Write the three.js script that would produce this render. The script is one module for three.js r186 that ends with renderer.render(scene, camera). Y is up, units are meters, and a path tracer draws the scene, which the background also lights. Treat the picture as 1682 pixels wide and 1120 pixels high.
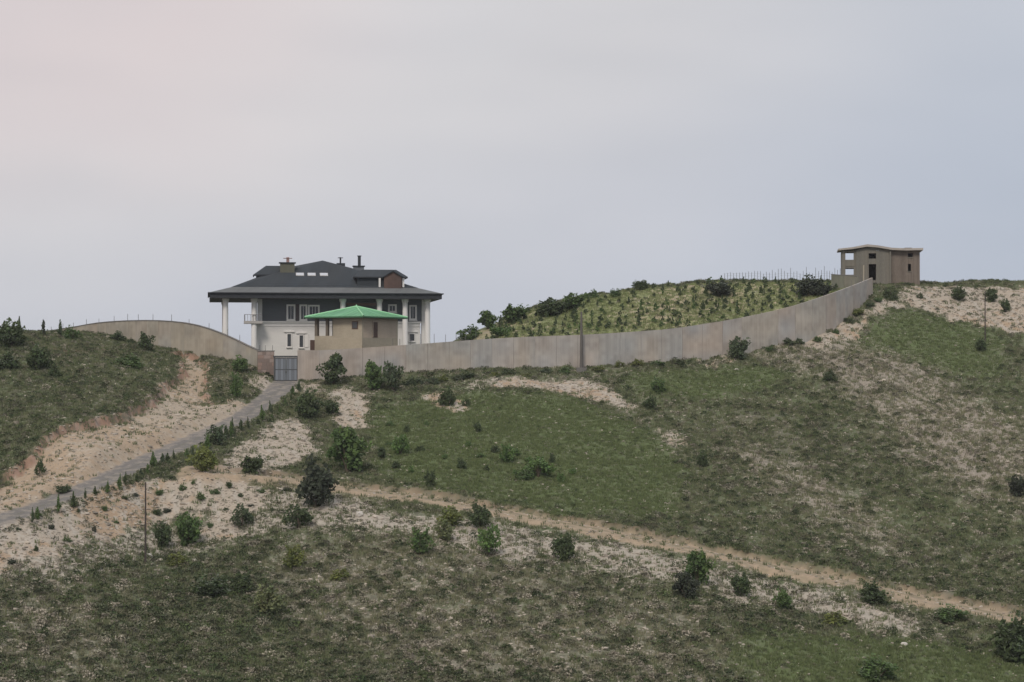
import * as THREE from 'three';
import { mergeGeometries, toCreasedNormals } from 'three/addons/utils/BufferGeometryUtils.js';

// ---------------------------------------------------------------- camera, sky, sun, exposure
const EYE = 45;                                     // the camera stands on the opposite side of the valley
const scene = new THREE.Scene();
const camera = new THREE.PerspectiveCamera(19.26, 1682 / 1120, 1, 9000);
camera.position.set(0, EYE, 0);
camera.rotation.x = Math.atan(40 / 3300);
const renderer = new THREE.WebGLRenderer({ antialias: true });
renderer.toneMapping = THREE.LinearToneMapping;
renderer.toneMappingExposure = 1.15;
renderer.shadowMap.enabled = true;
scene.fog = new THREE.FogExp2(0xd6dae2, 0.0001);           // thin evening haze

const clamp = (v, a = 0, b = 1) => Math.min(b, Math.max(a, v));
const lerp = (a, b, t) => a + (b - a) * t;
const smooth = (a, b, v) => { const t = clamp((v - a) / (b - a)); return t * t * (3 - 2 * t); };
function rng(seed) { let s = seed | 0; return () => { s = (s + 0x6d2b79f5) | 0; let t = Math.imul(s ^ (s >>> 15), 1 | s); t = (t + Math.imul(t ^ (t >>> 7), 61 | t)) ^ t; return ((t ^ (t >>> 14)) >>> 0) / 4294967296; }; }
// gradient noise, about -1..1
const PERM = new Uint8Array(512), GX = new Float32Array(256), GY = new Float32Array(256);
{ const r = rng(77), p = Array.from({ length: 256 }, (_, i) => i); for (let i = 255; i > 0; i--) { const j = Math.floor(r() * (i + 1)); [p[i], p[j]] = [p[j], p[i]]; }
  for (let i = 0; i < 512; i++) PERM[i] = p[i & 255]; for (let i = 0; i < 256; i++) { const a = r() * 6.2832; GX[i] = Math.cos(a); GY[i] = Math.sin(a); } }
function noise(x, y) {
  const ix = Math.floor(x), iy = Math.floor(y), fx = x - ix, fy = y - iy, a = ix & 255, b = iy & 255;
  const u = fx * fx * fx * (fx * (fx * 6 - 15) + 10), v = fy * fy * fy * (fy * (fy * 6 - 15) + 10);
  const h0 = PERM[PERM[a] + b], h1 = PERM[PERM[(a + 1) & 255] + b], h2 = PERM[PERM[a] + ((b + 1) & 255)], h3 = PERM[PERM[(a + 1) & 255] + ((b + 1) & 255)];
  const n0 = GX[h0] * fx + GY[h0] * fy, n1 = GX[h1] * (fx - 1) + GY[h1] * fy, n2 = GX[h2] * fx + GY[h2] * (fy - 1), n3 = GX[h3] * (fx - 1) + GY[h3] * (fy - 1);
  return 1.5 * (n0 + (n1 - n0) * u + ((n2 + (n3 - n2) * u) - (n0 + (n1 - n0) * u)) * v);
}
const fbm = (x, y, o = 4) => { let s = 0, a = 0.5, f = 1; for (let i = 0; i < o; i++) { s += a * noise(x * f + i * 17.3, y * f - i * 9.1); a *= 0.5; f *= 2.03; } return s; };

// overcast evening sky: pale cloud above, blue-grey haze low down, a touch of pink towards the left
{
  const W = 1024, Hh = 512, data = new Float32Array(W * Hh * 4), lin = (h) => { const c = new THREE.Color(h); return [c.r, c.g, c.b]; };
  const haze = lin('#b9bec9'), cloud = lin('#cccbce'), blue = lin('#b1bac8'), pink = lin('#d3c9ca'), high = lin('#cbccd0');
  for (let j = 0; j < Hh; j++) {
    const el = ((j + 0.5) / Hh - 0.5) * 180;
    for (let i = 0; i < W; i++) {
      const az = ((i + 0.5) / W - 0.5) * 360, rel = ((az + 90 + 540) % 360) - 180;        // degrees to the right of the view
      const wave = fbm(Math.cos(az / 57.3) * 3 + 5, Math.sin(az / 57.3) * 3 + el * 0.11, 4);
      const side = Math.sin(clamp(rel / 60, -1, 1) * Math.PI / 2);
      let t = smooth(0.2, 8.5, el - side * 9 + wave * 3.0), o = i * 4 + j * W * 4;
      const p = smooth(5.5, 12, el - side * 10 + wave * 3.5) * smooth(0.02, 0.26, -side) * smooth(60, 12, el);
      const bl = smooth(0.05, 0.4, side) * smooth(50, 8, el);
      const up = smooth(14, 55, el);
      const band = 0.085 * fbm(Math.cos(az / 57.3) * 5 + 3, Math.sin(az / 57.3) * 2 + (el - Math.sin(az / 57.3) * 4) * 0.42, 4);
      for (let c = 0; c < 3; c++) {
        let v = lerp(haze[c], cloud[c], t);
        v = lerp(v, blue[c], bl * 0.62);
        v = lerp(v, pink[c], p * 0.85);
        v = lerp(v, high[c], up);
        v *= 1 + (wave * 0.04 + band * (c === 0 ? 1.15 : c === 2 ? 0.8 : 1)) * smooth(-1, 4, el);
        data[o + c] = v * 0.93;
      }
      data[o + 3] = 1;
    }
  }
  const t = new THREE.DataTexture(data, W, Hh, THREE.RGBAFormat, THREE.FloatType);
  t.mapping = THREE.EquirectangularReflectionMapping; t.magFilter = THREE.LinearFilter; t.minFilter = THREE.LinearFilter; t.needsUpdate = true;
  scene.background = t; scene.environment = t;
}
const sun = new THREE.DirectionalLight(0xfff3e4, 1.5);        // veiled by the cloud, high and to the left
sun.position.set(-55, 235, -60); sun.target.position.set(0, 30, -270);
sun.castShadow = true; sun.shadow.radius = 30; sun.shadow.mapSize.set(4096, 4096);
Object.assign(sun.shadow.camera, { left: -190, right: 190, top: 190, bottom: -190, near: 1, far: 800 });
scene.add(sun, sun.target);

// ---------------------------------------------------------------- helpers
const names = new Map();
function numbered(name) { const n = names.get(name) ?? 0; names.set(name, n + 1); return n ? name + '_' + String(n).padStart(3, '0') : name; }
function tag(o, label, category, group, kind) { o.userData.label = label; o.userData.category = category; if (group) o.userData.group = group; if (kind) o.userData.kind = kind; return o; }
function thing(name, label, category, [x, y, z] = [0, 0, 0], turn = 0, group) {
  const o = new THREE.Group(); o.name = numbered(name); o.position.set(x, y, z); o.rotation.y = turn; scene.add(o);
  return tag(o, label, category, group);
}
function part(name, geo, mat, parent) {
  const m = new THREE.Mesh(Array.isArray(geo) ? mergeGeometries(geo.map((g) => (g.index ? g.toNonIndexed() : g)).map((g) => { for (const k of Object.keys(g.attributes)) if (!['position', 'normal', 'uv'].includes(k)) g.deleteAttribute(k); return g; })) : geo, mat);
  m.name = name; m.castShadow = m.receiveShadow = true; parent.add(m); return m;
}
const box = (x0, x1, y0, y1, z0, z1) => new THREE.BoxGeometry(x1 - x0, y1 - y0, z1 - z0).translate((x0 + x1) / 2, (y0 + y1) / 2, (z0 + z1) / 2);
function polys(list) {                                        // flat-shaded solid from polygons given as lists of [x,y,z]
  const pos = [], uv = [];
  for (const f of list) for (let i = 1; i + 1 < f.length; i++) for (const p of [f[0], f[i], f[i + 1]]) { pos.push(...p); uv.push(p[0] + p[2] * 0.3, p[1] + p[2] * 0.9); }
  const g = new THREE.BufferGeometry(); g.setAttribute('position', new THREE.Float32BufferAttribute(pos, 3)); g.setAttribute('uv', new THREE.Float32BufferAttribute(uv, 2)); g.computeVertexNormals(); return g;
}
const std = (r, g, b, rough = 0.9, more = {}) => new THREE.MeshStandardMaterial({ color: new THREE.Color().setRGB(r, g, b), roughness: rough, ...more });

// ---------------------------------------------------------------- terrain: a surface through surveyed ground points
const CONTROL = [[-72.6,48.45,-285.0],[-68.2,48.84,-288.0],[-65.1,48.97,-298.0],[-65.0,41.91,-255.0],[-60.6,37.79,-238.0],[-56.5,33.57,-222.0],[-54.5,32.04,-214.0],[-51.9,30.49,-204.0],[-50.4,29.72,-198.0],[-83.0,48.45,-285.0],[-69.3,37.79,-238.0],[-55.3,27.75,-190.0],[-46.5,19.84,-160.0],[-58.6,45.00,-272.0],[-54.3,41.18,-252.0],[-50.0,37.83,-232.0],[-49.1,36.99,-228.0],[-46.3,32.63,-215.0],[-45.4,31.71,-211.0],[-51.0,45.00,-285.0],[-46.2,41.09,-258.0],[-44.8,39.85,-250.0],[-41.9,35.43,-234.0],[-41.2,34.41,-230.0],[-58.3,47.73,-300.0],[-48.0,45.89,-293.0],[-43.9,41.75,-268.0],[-40.5,41.70,-272.0],[-37.5,38.13,-252.0],[-36.9,36.74,-248.0],[-38.1,43.27,-285.0],[-34.2,40.13,-268.0],[-33.4,38.49,-262.0],[-31.5,41.61,-280.0],[-32.3,42.74,-287.0],[-36.2,44.47,-291.0],[-41.5,45.54,-297.0],[-47.8,46.84,-303.0],[-56.8,48.12,-312.0],[-68.1,49.63,-325.0],[-29.8,42.91,-288.0],[-21.0,43.43,-288.0],[-12.3,44.12,-289.0],[-3.6,44.56,-290.0],[9.6,45.00,-291.0],[23.0,45.89,-293.0],[32.1,46.79,-295.0],[36.8,47.52,-297.0],[46.6,49.76,-302.0],[52.5,52.99,-310.0],[56.8,56.37,-318.0],[-25.4,40.79,-278.0],[-20.3,40.79,-278.0],[-19.1,37.06,-262.0],[-26.4,37.25,-256.0],[-29.1,34.82,-240.0],[-21.7,33.47,-238.0],[-33.0,33.24,-222.0],[-27.3,32.40,-225.0],[-19.2,31.52,-226.0],[-9.6,30.42,-224.0],[-2.8,29.41,-222.0],[10.4,27.40,-217.0],[23.0,25.11,-212.0],[35.0,22.95,-207.0],[46.4,20.86,-202.0],[52.9,19.72,-199.0],[-9.1,28.56,-213.0],[10.0,25.58,-207.0],[21.9,23.30,-202.0],[33.1,21.10,-196.0],[-46.8,25.51,-184.0],[-41.2,19.53,-162.0],[-38.6,28.32,-212.0],[-36.2,25.43,-199.0],[-30.0,19.05,-165.0],[-22.0,28.88,-213.0],[-20.2,24.24,-196.0],[-17.3,18.58,-168.0],[-2.4,24.24,-196.0],[-2.1,18.27,-170.0],[13.6,17.80,-173.0],[29.9,17.17,-177.0],[46.3,16.38,-182.0],[48.6,18.42,-191.0],[53.4,16.07,-184.0],[-0.9,41.62,-279.0],[-0.9,37.19,-258.0],[-0.8,32.75,-238.0],[21.9,41.62,-279.0],[20.2,35.66,-257.0],[18.5,30.71,-236.0],[39.1,41.59,-281.0],[34.7,32.89,-250.0],[31.4,27.21,-226.0],[53.7,48.65,-301.0],[62.3,52.56,-312.0],[56.3,41.58,-282.0],[49.3,31.54,-247.0],[43.9,25.02,-220.0],[84.1,57.00,-330.0],[79.0,50.64,-310.0],[71.9,41.58,-282.0],[64.2,32.79,-252.0],[56.5,24.84,-222.0],[90.1,50.64,-310.0],[77.8,36.88,-268.0],[64.4,24.84,-222.0],[68.6,58.52,-338.0],[77.8,58.73,-338.0],[86.2,58.83,-338.0],[98.3,58.73,-338.0],[63.7,58.16,-334.0],[-3.8,47.60,-306.0],[14.6,49.33,-304.0],[33.3,51.21,-306.0],[46.8,54.58,-316.0],[-8.0,49.63,-325.0],[-4.1,51.24,-332.0],[0.9,53.66,-336.0],[9.1,55.96,-338.0],[21.5,58.19,-340.0],[34.1,59.10,-342.0],[47.9,59.29,-344.0],[56.4,59.22,-345.0],[15.6,53.64,-324.0],[30.7,55.74,-328.0],[40.9,56.80,-330.0],[-11.4,46.61,-312.0],[-20.0,43.00,-340.0],[-40.0,45.80,-320.0],[-25.0,45.80,-320.0],[-12.0,45.80,-320.0],[-40.0,45.80,-304.0],[-28.0,45.70,-300.0],[-15.0,45.60,-300.0],[-33.0,45.80,-335.0],[-15.0,45.80,-335.0],[-60.0,47.00,-335.0],[-90.0,46.00,-330.0],[-60.0,33.00,-380.0],[-20.0,29.00,-375.0],[0.0,39.00,-365.0],[20.0,49.00,-372.0],[45.0,53.00,-376.0],[70.0,55.00,-376.0],[95.0,55.00,-372.0],[10.0,27.00,-410.0],[60.0,35.00,-430.0],[-100.0,15.00,-430.0],[130.0,55.00,-340.0],[150.0,41.00,-300.0],[150.0,25.00,-230.0],[150.0,15.00,-170.0],[-130.0,17.00,-160.0],[-130.0,33.00,-230.0],[-130.0,47.00,-300.0],[-60.0,9.00,-120.0],[0.0,8.00,-120.0],[60.0,7.00,-120.0],[130.0,7.00,-120.0],[-130.0,7.00,-120.0]];
const LAMBDA = 6;
const tpsU = (r2) => (r2 > 1e-9 ? r2 * Math.log(r2) : 0);
const TPS = (() => {
  const n = CONTROL.length, N = n + 3, A = Array.from({ length: N }, () => new Float64Array(N + 1));
  for (let i = 0; i < n; i++) {
    for (let j = 0; j < n; j++) A[i][j] = tpsU((CONTROL[i][0] - CONTROL[j][0]) ** 2 + (CONTROL[i][2] - CONTROL[j][2]) ** 2) + (i === j ? LAMBDA : 0);
    A[i][n] = A[n][i] = 1; A[i][n + 1] = A[n + 1][i] = CONTROL[i][0]; A[i][n + 2] = A[n + 2][i] = CONTROL[i][2]; A[i][N] = CONTROL[i][1];
  }
  for (let k = 0; k < N; k++) {
    let p = k; for (let i = k + 1; i < N; i++) if (Math.abs(A[i][k]) > Math.abs(A[p][k])) p = i;
    [A[k], A[p]] = [A[p], A[k]];
    for (let i = k + 1; i < N; i++) { const f = A[i][k] / A[k][k]; if (f) for (let j = k; j <= N; j++) A[i][j] -= f * A[k][j]; }
  }
  const w = new Float64Array(N);
  for (let k = N - 1; k >= 0; k--) { let s = A[k][N]; for (let j = k + 1; j < N; j++) s -= A[k][j] * w[j]; w[k] = s / A[k][k]; }
  return (x, z) => { let s = w[n] + w[n + 1] * x + w[n + 2] * z; for (let i = 0; i < n; i++) s += w[i] * tpsU((CONTROL[i][0] - x) ** 2 + (CONTROL[i][2] - z) ** 2); return s; };
})();
const GX0 = -150, GZ0 = -430, GS = 2, GNX = 151, GNZ = 166, GRID = new Float32Array(GNX * GNZ);
for (let j = 0; j < GNZ; j++) for (let i = 0; i < GNX; i++) GRID[j * GNX + i] = TPS(GX0 + i * GS, GZ0 + j * GS);
const cr = (a, b, c, d, t) => b + 0.5 * t * (c - a + t * (2 * a - 5 * b + 4 * c - d + t * (3 * (b - c) + d - a)));
function baseH(x, z) {
  const u = clamp((x - GX0) / GS, 1, GNX - 2.001), v = clamp((z - GZ0) / GS, 1, GNZ - 2.001), i = Math.min(GNX - 3, Math.floor(u)), j = Math.min(GNZ - 3, Math.floor(v)), s = u - i, t = v - j, r = [];
  for (let k = -1; k < 3; k++) { const o = (j + k) * GNX + i; r.push(cr(GRID[o - 1], GRID[o], GRID[o + 1], GRID[o + 2], s)); }
  return cr(r[0], r[1], r[2], r[3], t);
}
function farH(x, z) { return EYE - 45 + 14 * fbm(x / 900 + 3, z / 900) + 43.4 * Math.exp(-((z / 40) ** 2) - ((x / 170) ** 2)) - 14 * fbm(3, 0) * Math.exp(-((x * x + z * z) / 200 ** 2)); }
// nearest point of a polyline of [x, y, z]: distance, height there, side
function along(line, x, z) {
  let best = 1e9, y = 0, t0 = 0, side = 1;
  for (let i = 0; i + 1 < line.length; i++) {
    const a = line[i], b = line[i + 1], dx = b[0] - a[0], dz = b[2] - a[2], t = clamp(((x - a[0]) * dx + (z - a[2]) * dz) / (dx * dx + dz * dz)), d = (x - a[0] - dx * t) ** 2 + (z - a[2] - dz * t) ** 2;
    if (d < best) { best = d; y = a[1] + (b[1] - a[1]) * t; t0 = i + t; side = Math.sign(dx * (z - a[2]) - dz * (x - a[0])); }
  }
  return [Math.sqrt(best), y, t0, side];
}
const ROAD = [[-53.99,28.18,-191.61],[-50.56,29.79,-198.58],[-48.28,30.57,-205.50],[-45.55,31.81,-211.57],[-43.21,33.06,-219.18],[-41.17,34.48,-230.04],[-39.03,35.62,-238.23],[-36.93,36.88,-248.30],[-34.85,38.05,-255.13],[-33.53,39.52,-266.08],[-32.60,41.23,-276.62],[-32.28,42.25,-284.08],[-32.25,42.74,-286.87]];
const TRACK = [[-34.47,33.40,-222.77],[-30.36,33.09,-224.81],[-26.22,32.54,-227.29],[-22.77,32.07,-227.22],[-19.23,31.52,-226.00],[-14.37,30.97,-225.00],[-9.56,30.42,-224.00],[-2.76,29.41,-221.97],[3.92,28.40,-219.29],[10.43,27.35,-216.75],[16.79,26.20,-214.17],[23.01,25.07,-211.77],[29.07,23.97,-209.28],[34.98,22.91,-206.77],[40.70,21.84,-204.12],[46.34,20.82,-201.78],[52.87,19.68,-198.81]];
const ROAD_HALF = 1.9, TRACK_HALF = 2.3;
// flat ground where the house stands
const masks = {};
function H(x, z, detail = true) {
  const out = Math.max(0, Math.abs(x) - 118, -z - 372, z + 138);
  let h = out < 60 ? baseH(x, z) : 0;
  if (out <= 0) {
    let damp = 1;
    const [rd, ry] = along(ROAD, x, z);
    if (rd < 14) {
      const e = Math.max(0, rd - ROAD_HALF - 0.3), flat = ry + 0.0;
      h = lerp(flat, clamp(h, flat - e * 0.62, flat + e * 0.8), smooth(ROAD_HALF - 0.6, ROAD_HALF + 0.5, rd)); damp *= smooth(ROAD_HALF - 0.3, ROAD_HALF + 2.5, rd);
    }
    const [td, ty, tt, ts] = along(TRACK, x, z);
    if (td < 9 && rd > 6) {
      const e = Math.max(0, td - TRACK_HALF), k = smooth(6, 10, rd);
      const tl = ty - 0.22, g = lerp(tl, clamp(h, tl - e * 0.6, tl + e * 2.2), smooth(TRACK_HALF - 0.5, TRACK_HALF + 0.4, td));
      h = lerp(h, g, k); damp *= lerp(1, smooth(0.8, 3.2, td) * 0.85 + 0.15, k);
    }
    if (detail) {
      if (masks.bank && x < -28) { const k = smooth(0.3, 0.62, mask('bank', x + 0.8 * noise(x * 0.5, z * 0.5), z + 0.8 * noise(x * 0.5 + 20, z * 0.5))) * smooth(3.2, 8, rd); h -= 1.0 * k; }
      damp *= 1 - smooth(12, 4, Math.max(Math.abs(x + 26) - 16, Math.abs(z + 316) - 14));
      const gully = Math.abs(noise((x * 0.86 - z * 0.5) * 0.09 + 4, (x * 0.5 + z * 0.86) * 0.021 + fbm(x * 0.03, z * 0.03, 2)));
      h += damp * (0.55 * fbm(x * 0.07, z * 0.07, 3) + 0.34 * fbm(x * 0.33 + 9, z * 0.33, 3) + 0.1 * noise(x * 1.6, z * 1.6) - 0.5 * smooth(0.16, 0, gully) * smooth(-5, 25, x + 10));
    }
  }
  if (out > 0) h = lerp(h, farH(x, z), smooth(0, 60, out));
  return h;
}

// ---------------------------------------------------------------- what grows where: patches outlined on the ground (metres)
const MX0 = -112, MZ0 = -362, MS = 0.5, MN = 448;
function patch(name, blur, ...outlines) {
  const a = new Float32Array(MN * MN);
  for (const poly of outlines) {
    for (let j = 0; j < MN; j++) {
      const z = MZ0 + (j + 0.5) * MS, xs = [];
      for (let i = 0; i < poly.length; i++) { const [x0, z0] = poly[i], [x1, z1] = poly[(i + 1) % poly.length]; if ((z0 > z) !== (z1 > z)) xs.push(x0 + ((z - z0) / (z1 - z0)) * (x1 - x0)); }
      xs.sort((p, q) => p - q);
      for (let k = 0; k + 1 < xs.length; k += 2) for (let i = Math.max(0, Math.ceil((xs[k] - MX0) / MS - 0.5)); i < MN && MX0 + (i + 0.5) * MS < xs[k + 1]; i++) a[j * MN + i] = 1;
    }
  }
  const tmp = new Float32Array(MN * MN);
  for (let pass = 0; pass < 2; pass++) {
    for (let j = 0; j < MN; j++) for (let i = 0; i < MN; i++) { let s = 0, n = 0; for (let k = -blur; k <= blur; k++) if (i + k >= 0 && i + k < MN) { s += a[j * MN + i + k]; n++; } tmp[j * MN + i] = s / n; }
    for (let j = 0; j < MN; j++) for (let i = 0; i < MN; i++) { let s = 0, n = 0; for (let k = -blur; k <= blur; k++) if (j + k >= 0 && j + k < MN) { s += tmp[(j + k) * MN + i]; n++; } a[j * MN + i] = s / n; }
  }
  masks[name] = a;
}
function mask(name, x, z) {
  const a = masks[name], u = clamp((x - MX0) / MS - 0.5, 0, MN - 1.001), v = clamp((z - MZ0) / MS - 0.5, 0, MN - 1.001), i = Math.floor(u), j = Math.floor(v), s = u - i, t = v - j, o = j * MN + i;
  return lerp(lerp(a[o], a[o + 1], s), lerp(a[o + MN], a[o + MN + 1], s), t);
}
patch('soil', 2,
  [[-56.7,-212.6],[-55.5,-218.0],[-54.4,-221.5],[-53.0,-224.6],[-53.1,-229.7],[-50.9,-236.4],[-47.5,-244.5],[-45.9,-252.2],[-46.2,-263.4],[-46.4,-274.3],[-46.8,-287.5],[-48.7,-294.6],[-51.4,-297.9],[-50.1,-305.7],[-46.1,-298.8],[-43.6,-288.5],[-41.3,-271.1],[-39.5,-262.7],[-36.3,-268.5],[-34.1,-270.3],[-34.3,-282.5],[-33.2,-283.5],[-32.7,-276.0],[-33.9,-265.8],[-37.2,-249.9],[-41.6,-232.3],[-43.5,-220.9],[-46.0,-213.5],[-48.8,-207.6],[-51.3,-201.4],[-53.1,-194.9]],
  [[-52.1,-191.0],[-49.9,-195.9],[-47.7,-201.8],[-44.9,-208.5],[-42.0,-216.5],[-38.7,-220.0],[-33.5,-220.6],[-28.3,-221.8],[-26.2,-216.1],[-27.2,-213.2],[-33.2,-214.5],[-35.0,-213.4],[-37.7,-210.6],[-40.8,-203.9],[-43.7,-195.0],[-45.6,-188.0],[-47.0,-184.7],[-49.5,-181.5]],
  [[-33.0,-213.0],[-29.8,-213.4],[-27.7,-208.4],[-31.9,-208.1]],
  [[-32.5,-223.4],[-33.8,-238.3],[-31.3,-251.8],[-29.5,-264.1],[-26.7,-262.2],[-23.9,-243.8],[-24.4,-236.3],[-26.7,-231.1]],
  [[-25.4,-280.9],[-22.4,-282.9],[-19.8,-278.0],[-18.4,-265.6],[-18.9,-258.7],[-21.9,-256.8],[-23.9,-266.9]],
  [[-12.7,-278.2],[-8.4,-279.4],[-5.3,-269.8],[-6.5,-266.7],[-9.8,-272.0]], [[-4.2,-280.9],[0.8,-285.0],[6.8,-284.3],[12.2,-284.8],[13.6,-278.7],[18.1,-270.8],[16.3,-269.7],[9.9,-274.9],[6.7,-278.0],[1.6,-280.1]], [[18.1,-266.3],[21.1,-258.5],[21.7,-252.6],[20.1,-250.6],[19.1,-257.8]],
  [[26.5,-292.3],[36.8,-296.5],[46.5,-301.4],[52.7,-308.5],[62.3,-321.6],[61.3,-315.7],[54.5,-308.0],[52.3,-302.1],[46.1,-298.8],[36.6,-295.6],[27.2,-290.3]],
  [[62.7,-326.3],[68.8,-334.2],[77.1,-334.9],[85.1,-334.7],[93.1,-334.3],[85.1,-305.6],[78.4,-307.8],[71.5,-310.8],[66.8,-315.4],[62.3,-316.8]],
  [[-36.8,-288.8],[-34.5,-290.0],[-33.5,-283.1],[-35.3,-277.0],[-37.2,-282.0]],
  [[-30.6,-286.5],[-26.1,-286.1],[-27.4,-281.6],[-29.9,-273.8]]);
patch('bank', 1, [[-56.7,-212.6],[-55.5,-218.0],[-54.4,-221.5],[-53.0,-224.6],[-53.1,-229.7],[-50.9,-236.4],[-47.5,-244.5],[-45.9,-252.2],[-46.2,-263.4],[-46.4,-274.3],[-46.8,-287.5],[-48.7,-294.6],[-51.4,-297.9],[-50.1,-305.7],[-46.1,-298.8],[-43.6,-288.5],[-41.3,-271.1],[-39.5,-262.7],[-36.3,-268.5],[-34.1,-270.3],[-34.3,-282.5],[-33.2,-283.5],[-32.7,-276.0],[-33.9,-265.8],[-37.2,-249.9],[-41.6,-232.3],[-43.5,-220.9],[-46.0,-213.5],[-48.8,-207.6],[-51.3,-201.4],[-53.1,-194.9]]);
patch('rubble', 4,
  [[-15.7,-215.9],[-11.4,-215.5],[-7.0,-215.7],[-2.7,-216.3],[1.7,-214.9],[6.0,-213.5],[10.2,-212.3],[14.4,-210.5],[18.5,-208.7],[22.5,-207.0],[26.9,-204.8],[31.2,-202.5],[35.3,-199.9],[39.4,-197.6],[43.1,-195.5],[38.1,-190.9],[33.9,-192.1],[29.8,-193.5],[25.6,-194.6],[21.3,-195.7],[17.0,-198.2],[12.7,-200.6],[8.2,-202.5],[3.7,-204.5],[-1.3,-199.4],[-6.3,-207.6],[-12.6,-207.7]],
  [[-27.5,-220.6],[-21.9,-222.3],[-16.3,-223.1],[-12.9,-211.5],[-17.7,-207.8],[-21.7,-210.6],[-25.9,-213.2]], [[-8.7,-283.8],[-3.1,-284.3],[2.5,-285.0],[8.1,-285.7],[13.8,-286.3],[13.6,-283.2],[8.5,-282.2],[3.3,-281.1],[-1.8,-280.2],[-6.9,-279.3]],
  [[-47.8,-187.7],[-45.0,-192.2],[-42.5,-198.5],[-40.0,-206.2],[-36.4,-211.6],[-31.8,-212.5],[-27.2,-213.2],[-21.8,-211.4],[-25.9,-209.6],[-29.9,-207.9],[-33.6,-205.2],[-36.7,-199.6],[-39.3,-192.4],[-41.9,-186.8],[-46.3,-181.9]]);
patch('pink', 6,
  [[43.4,-293.0],[52.2,-297.3],[59.1,-296.0],[62.3,-285.9],[66.0,-276.3],[69.5,-267.3],[64.1,-246.3],[59.3,-228.0],[55.0,-239.4],[53.1,-247.2],[51.0,-255.3],[48.2,-274.5],[43.3,-286.2]], [[35.3,-299.5],[41.1,-299.7],[46.9,-300.2],[53.0,-301.8],[49.3,-291.2],[43.1,-290.8],[36.9,-290.5]], [[27.1,-263.7],[32.1,-255.7],[36.7,-247.9],[39.4,-238.2],[41.7,-228.9],[43.9,-220.0],[39.3,-217.0],[36.4,-224.2],[33.1,-231.7],[29.6,-239.3],[28.5,-251.2]],
  [[-27.5,-206.0],[-23.8,-206.0],[-20.0,-206.1],[-16.3,-206.4],[-12.6,-207.0],[-8.9,-208.0],[-4.6,-205.4],[-0.5,-203.1],[3.6,-200.9],[7.3,-198.2],[10.9,-195.5],[14.4,-193.0],[17.8,-190.5],[20.1,-182.4],[22.2,-175.0],[18.8,-174.2],[15.4,-173.4],[12.1,-172.7],[8.8,-172.0],[5.6,-171.3],[2.4,-170.7],[-0.9,-170.2],[-4.0,-169.7],[-7.2,-169.4],[-10.9,-174.1],[-14.9,-179.3],[-19.1,-184.9],[-23.1,-195.2]], [[-46.5,-182.6],[-42.8,-184.5],[-39.1,-187.0],[-34.5,-175.2],[-30.5,-164.9],[-34.1,-164.0],[-37.7,-163.0],[-41.2,-162.0],[-43.7,-171.7]]);
patch('meadow', 4, [[-18.1,-272.4],[-11.7,-275.1],[-5.1,-277.7],[1.2,-276.8],[7.4,-276.1],[13.6,-265.1],[19.3,-256.2],[21.5,-245.5],[17.6,-223.8],[13.0,-223.2],[8.5,-222.7],[4.0,-222.4],[-0.4,-224.4],[-4.9,-226.3],[-9.4,-228.3],[-14.1,-230.9],[-17.6,-251.5]], [[14.7,-286.2],[20.2,-287.6],[25.9,-289.0],[31.6,-290.3],[37.2,-289.4],[42.7,-288.5],[36.4,-283.2],[30.2,-277.3],[24.2,-276.5],[18.3,-275.9]], [[51.8,-300.5],[60.9,-314.4],[68.1,-312.3],[75.3,-307.0],[69.6,-287.3],[61.9,-292.5],[57.1,-297.0]], [[18.9,-184.4],[23.2,-186.0],[27.6,-187.7],[32.0,-189.5],[36.6,-189.2],[41.1,-189.0],[45.8,-189.5],[50.6,-190.1],[47.7,-179.6],[43.8,-178.4],[39.9,-177.1],[36.1,-176.0],[32.3,-174.8],[28.6,-173.8],[24.9,-172.9],[21.3,-172.0]]);
patch('olive', 3, [[-44.6,-295.1],[-42.9,-303.5],[-39.0,-288.4],[-36.9,-270.2],[-39.5,-265.7]], [[-33.9,-223.4],[-34.4,-236.3],[-28.9,-226.9],[-25.0,-228.6],[-20.9,-229.3],[-16.7,-229.4],[-15.9,-217.7],[-21.3,-218.8],[-26.6,-219.2]], [[-29.9,-273.8],[-27.4,-281.6],[-23.7,-278.1],[-24.4,-267.4],[-27.1,-262.0]]);
patch('orchard', 3, [[-8.8,-327.5],[-4.0,-325.5],[0.9,-330.9],[9.0,-332.8],[15.1,-335.0],[21.4,-337.8],[27.6,-338.2],[33.9,-340.0],[40.6,-340.0],[47.2,-339.4],[56.5,-336.5],[52.4,-320.5],[43.8,-315.1],[33.6,-308.8],[24.0,-306.3],[17.1,-306.0],[10.1,-306.2],[3.2,-308.5],[-3.9,-315.7]]);
patch('sand', 3, [[19.9,-330.6],[26.0,-331.7],[32.3,-333.6],[39.2,-332.1],[45.6,-327.5],[45.0,-316.8],[34.5,-317.2],[28.0,-319.2],[21.3,-321.4]]);
patch('rust', 2, [[-65.0,-281.7],[-59.7,-302.4],[-57.0,-288.7],[-61.9,-275.7]]);
const TERRACE_Z = 0;
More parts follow.
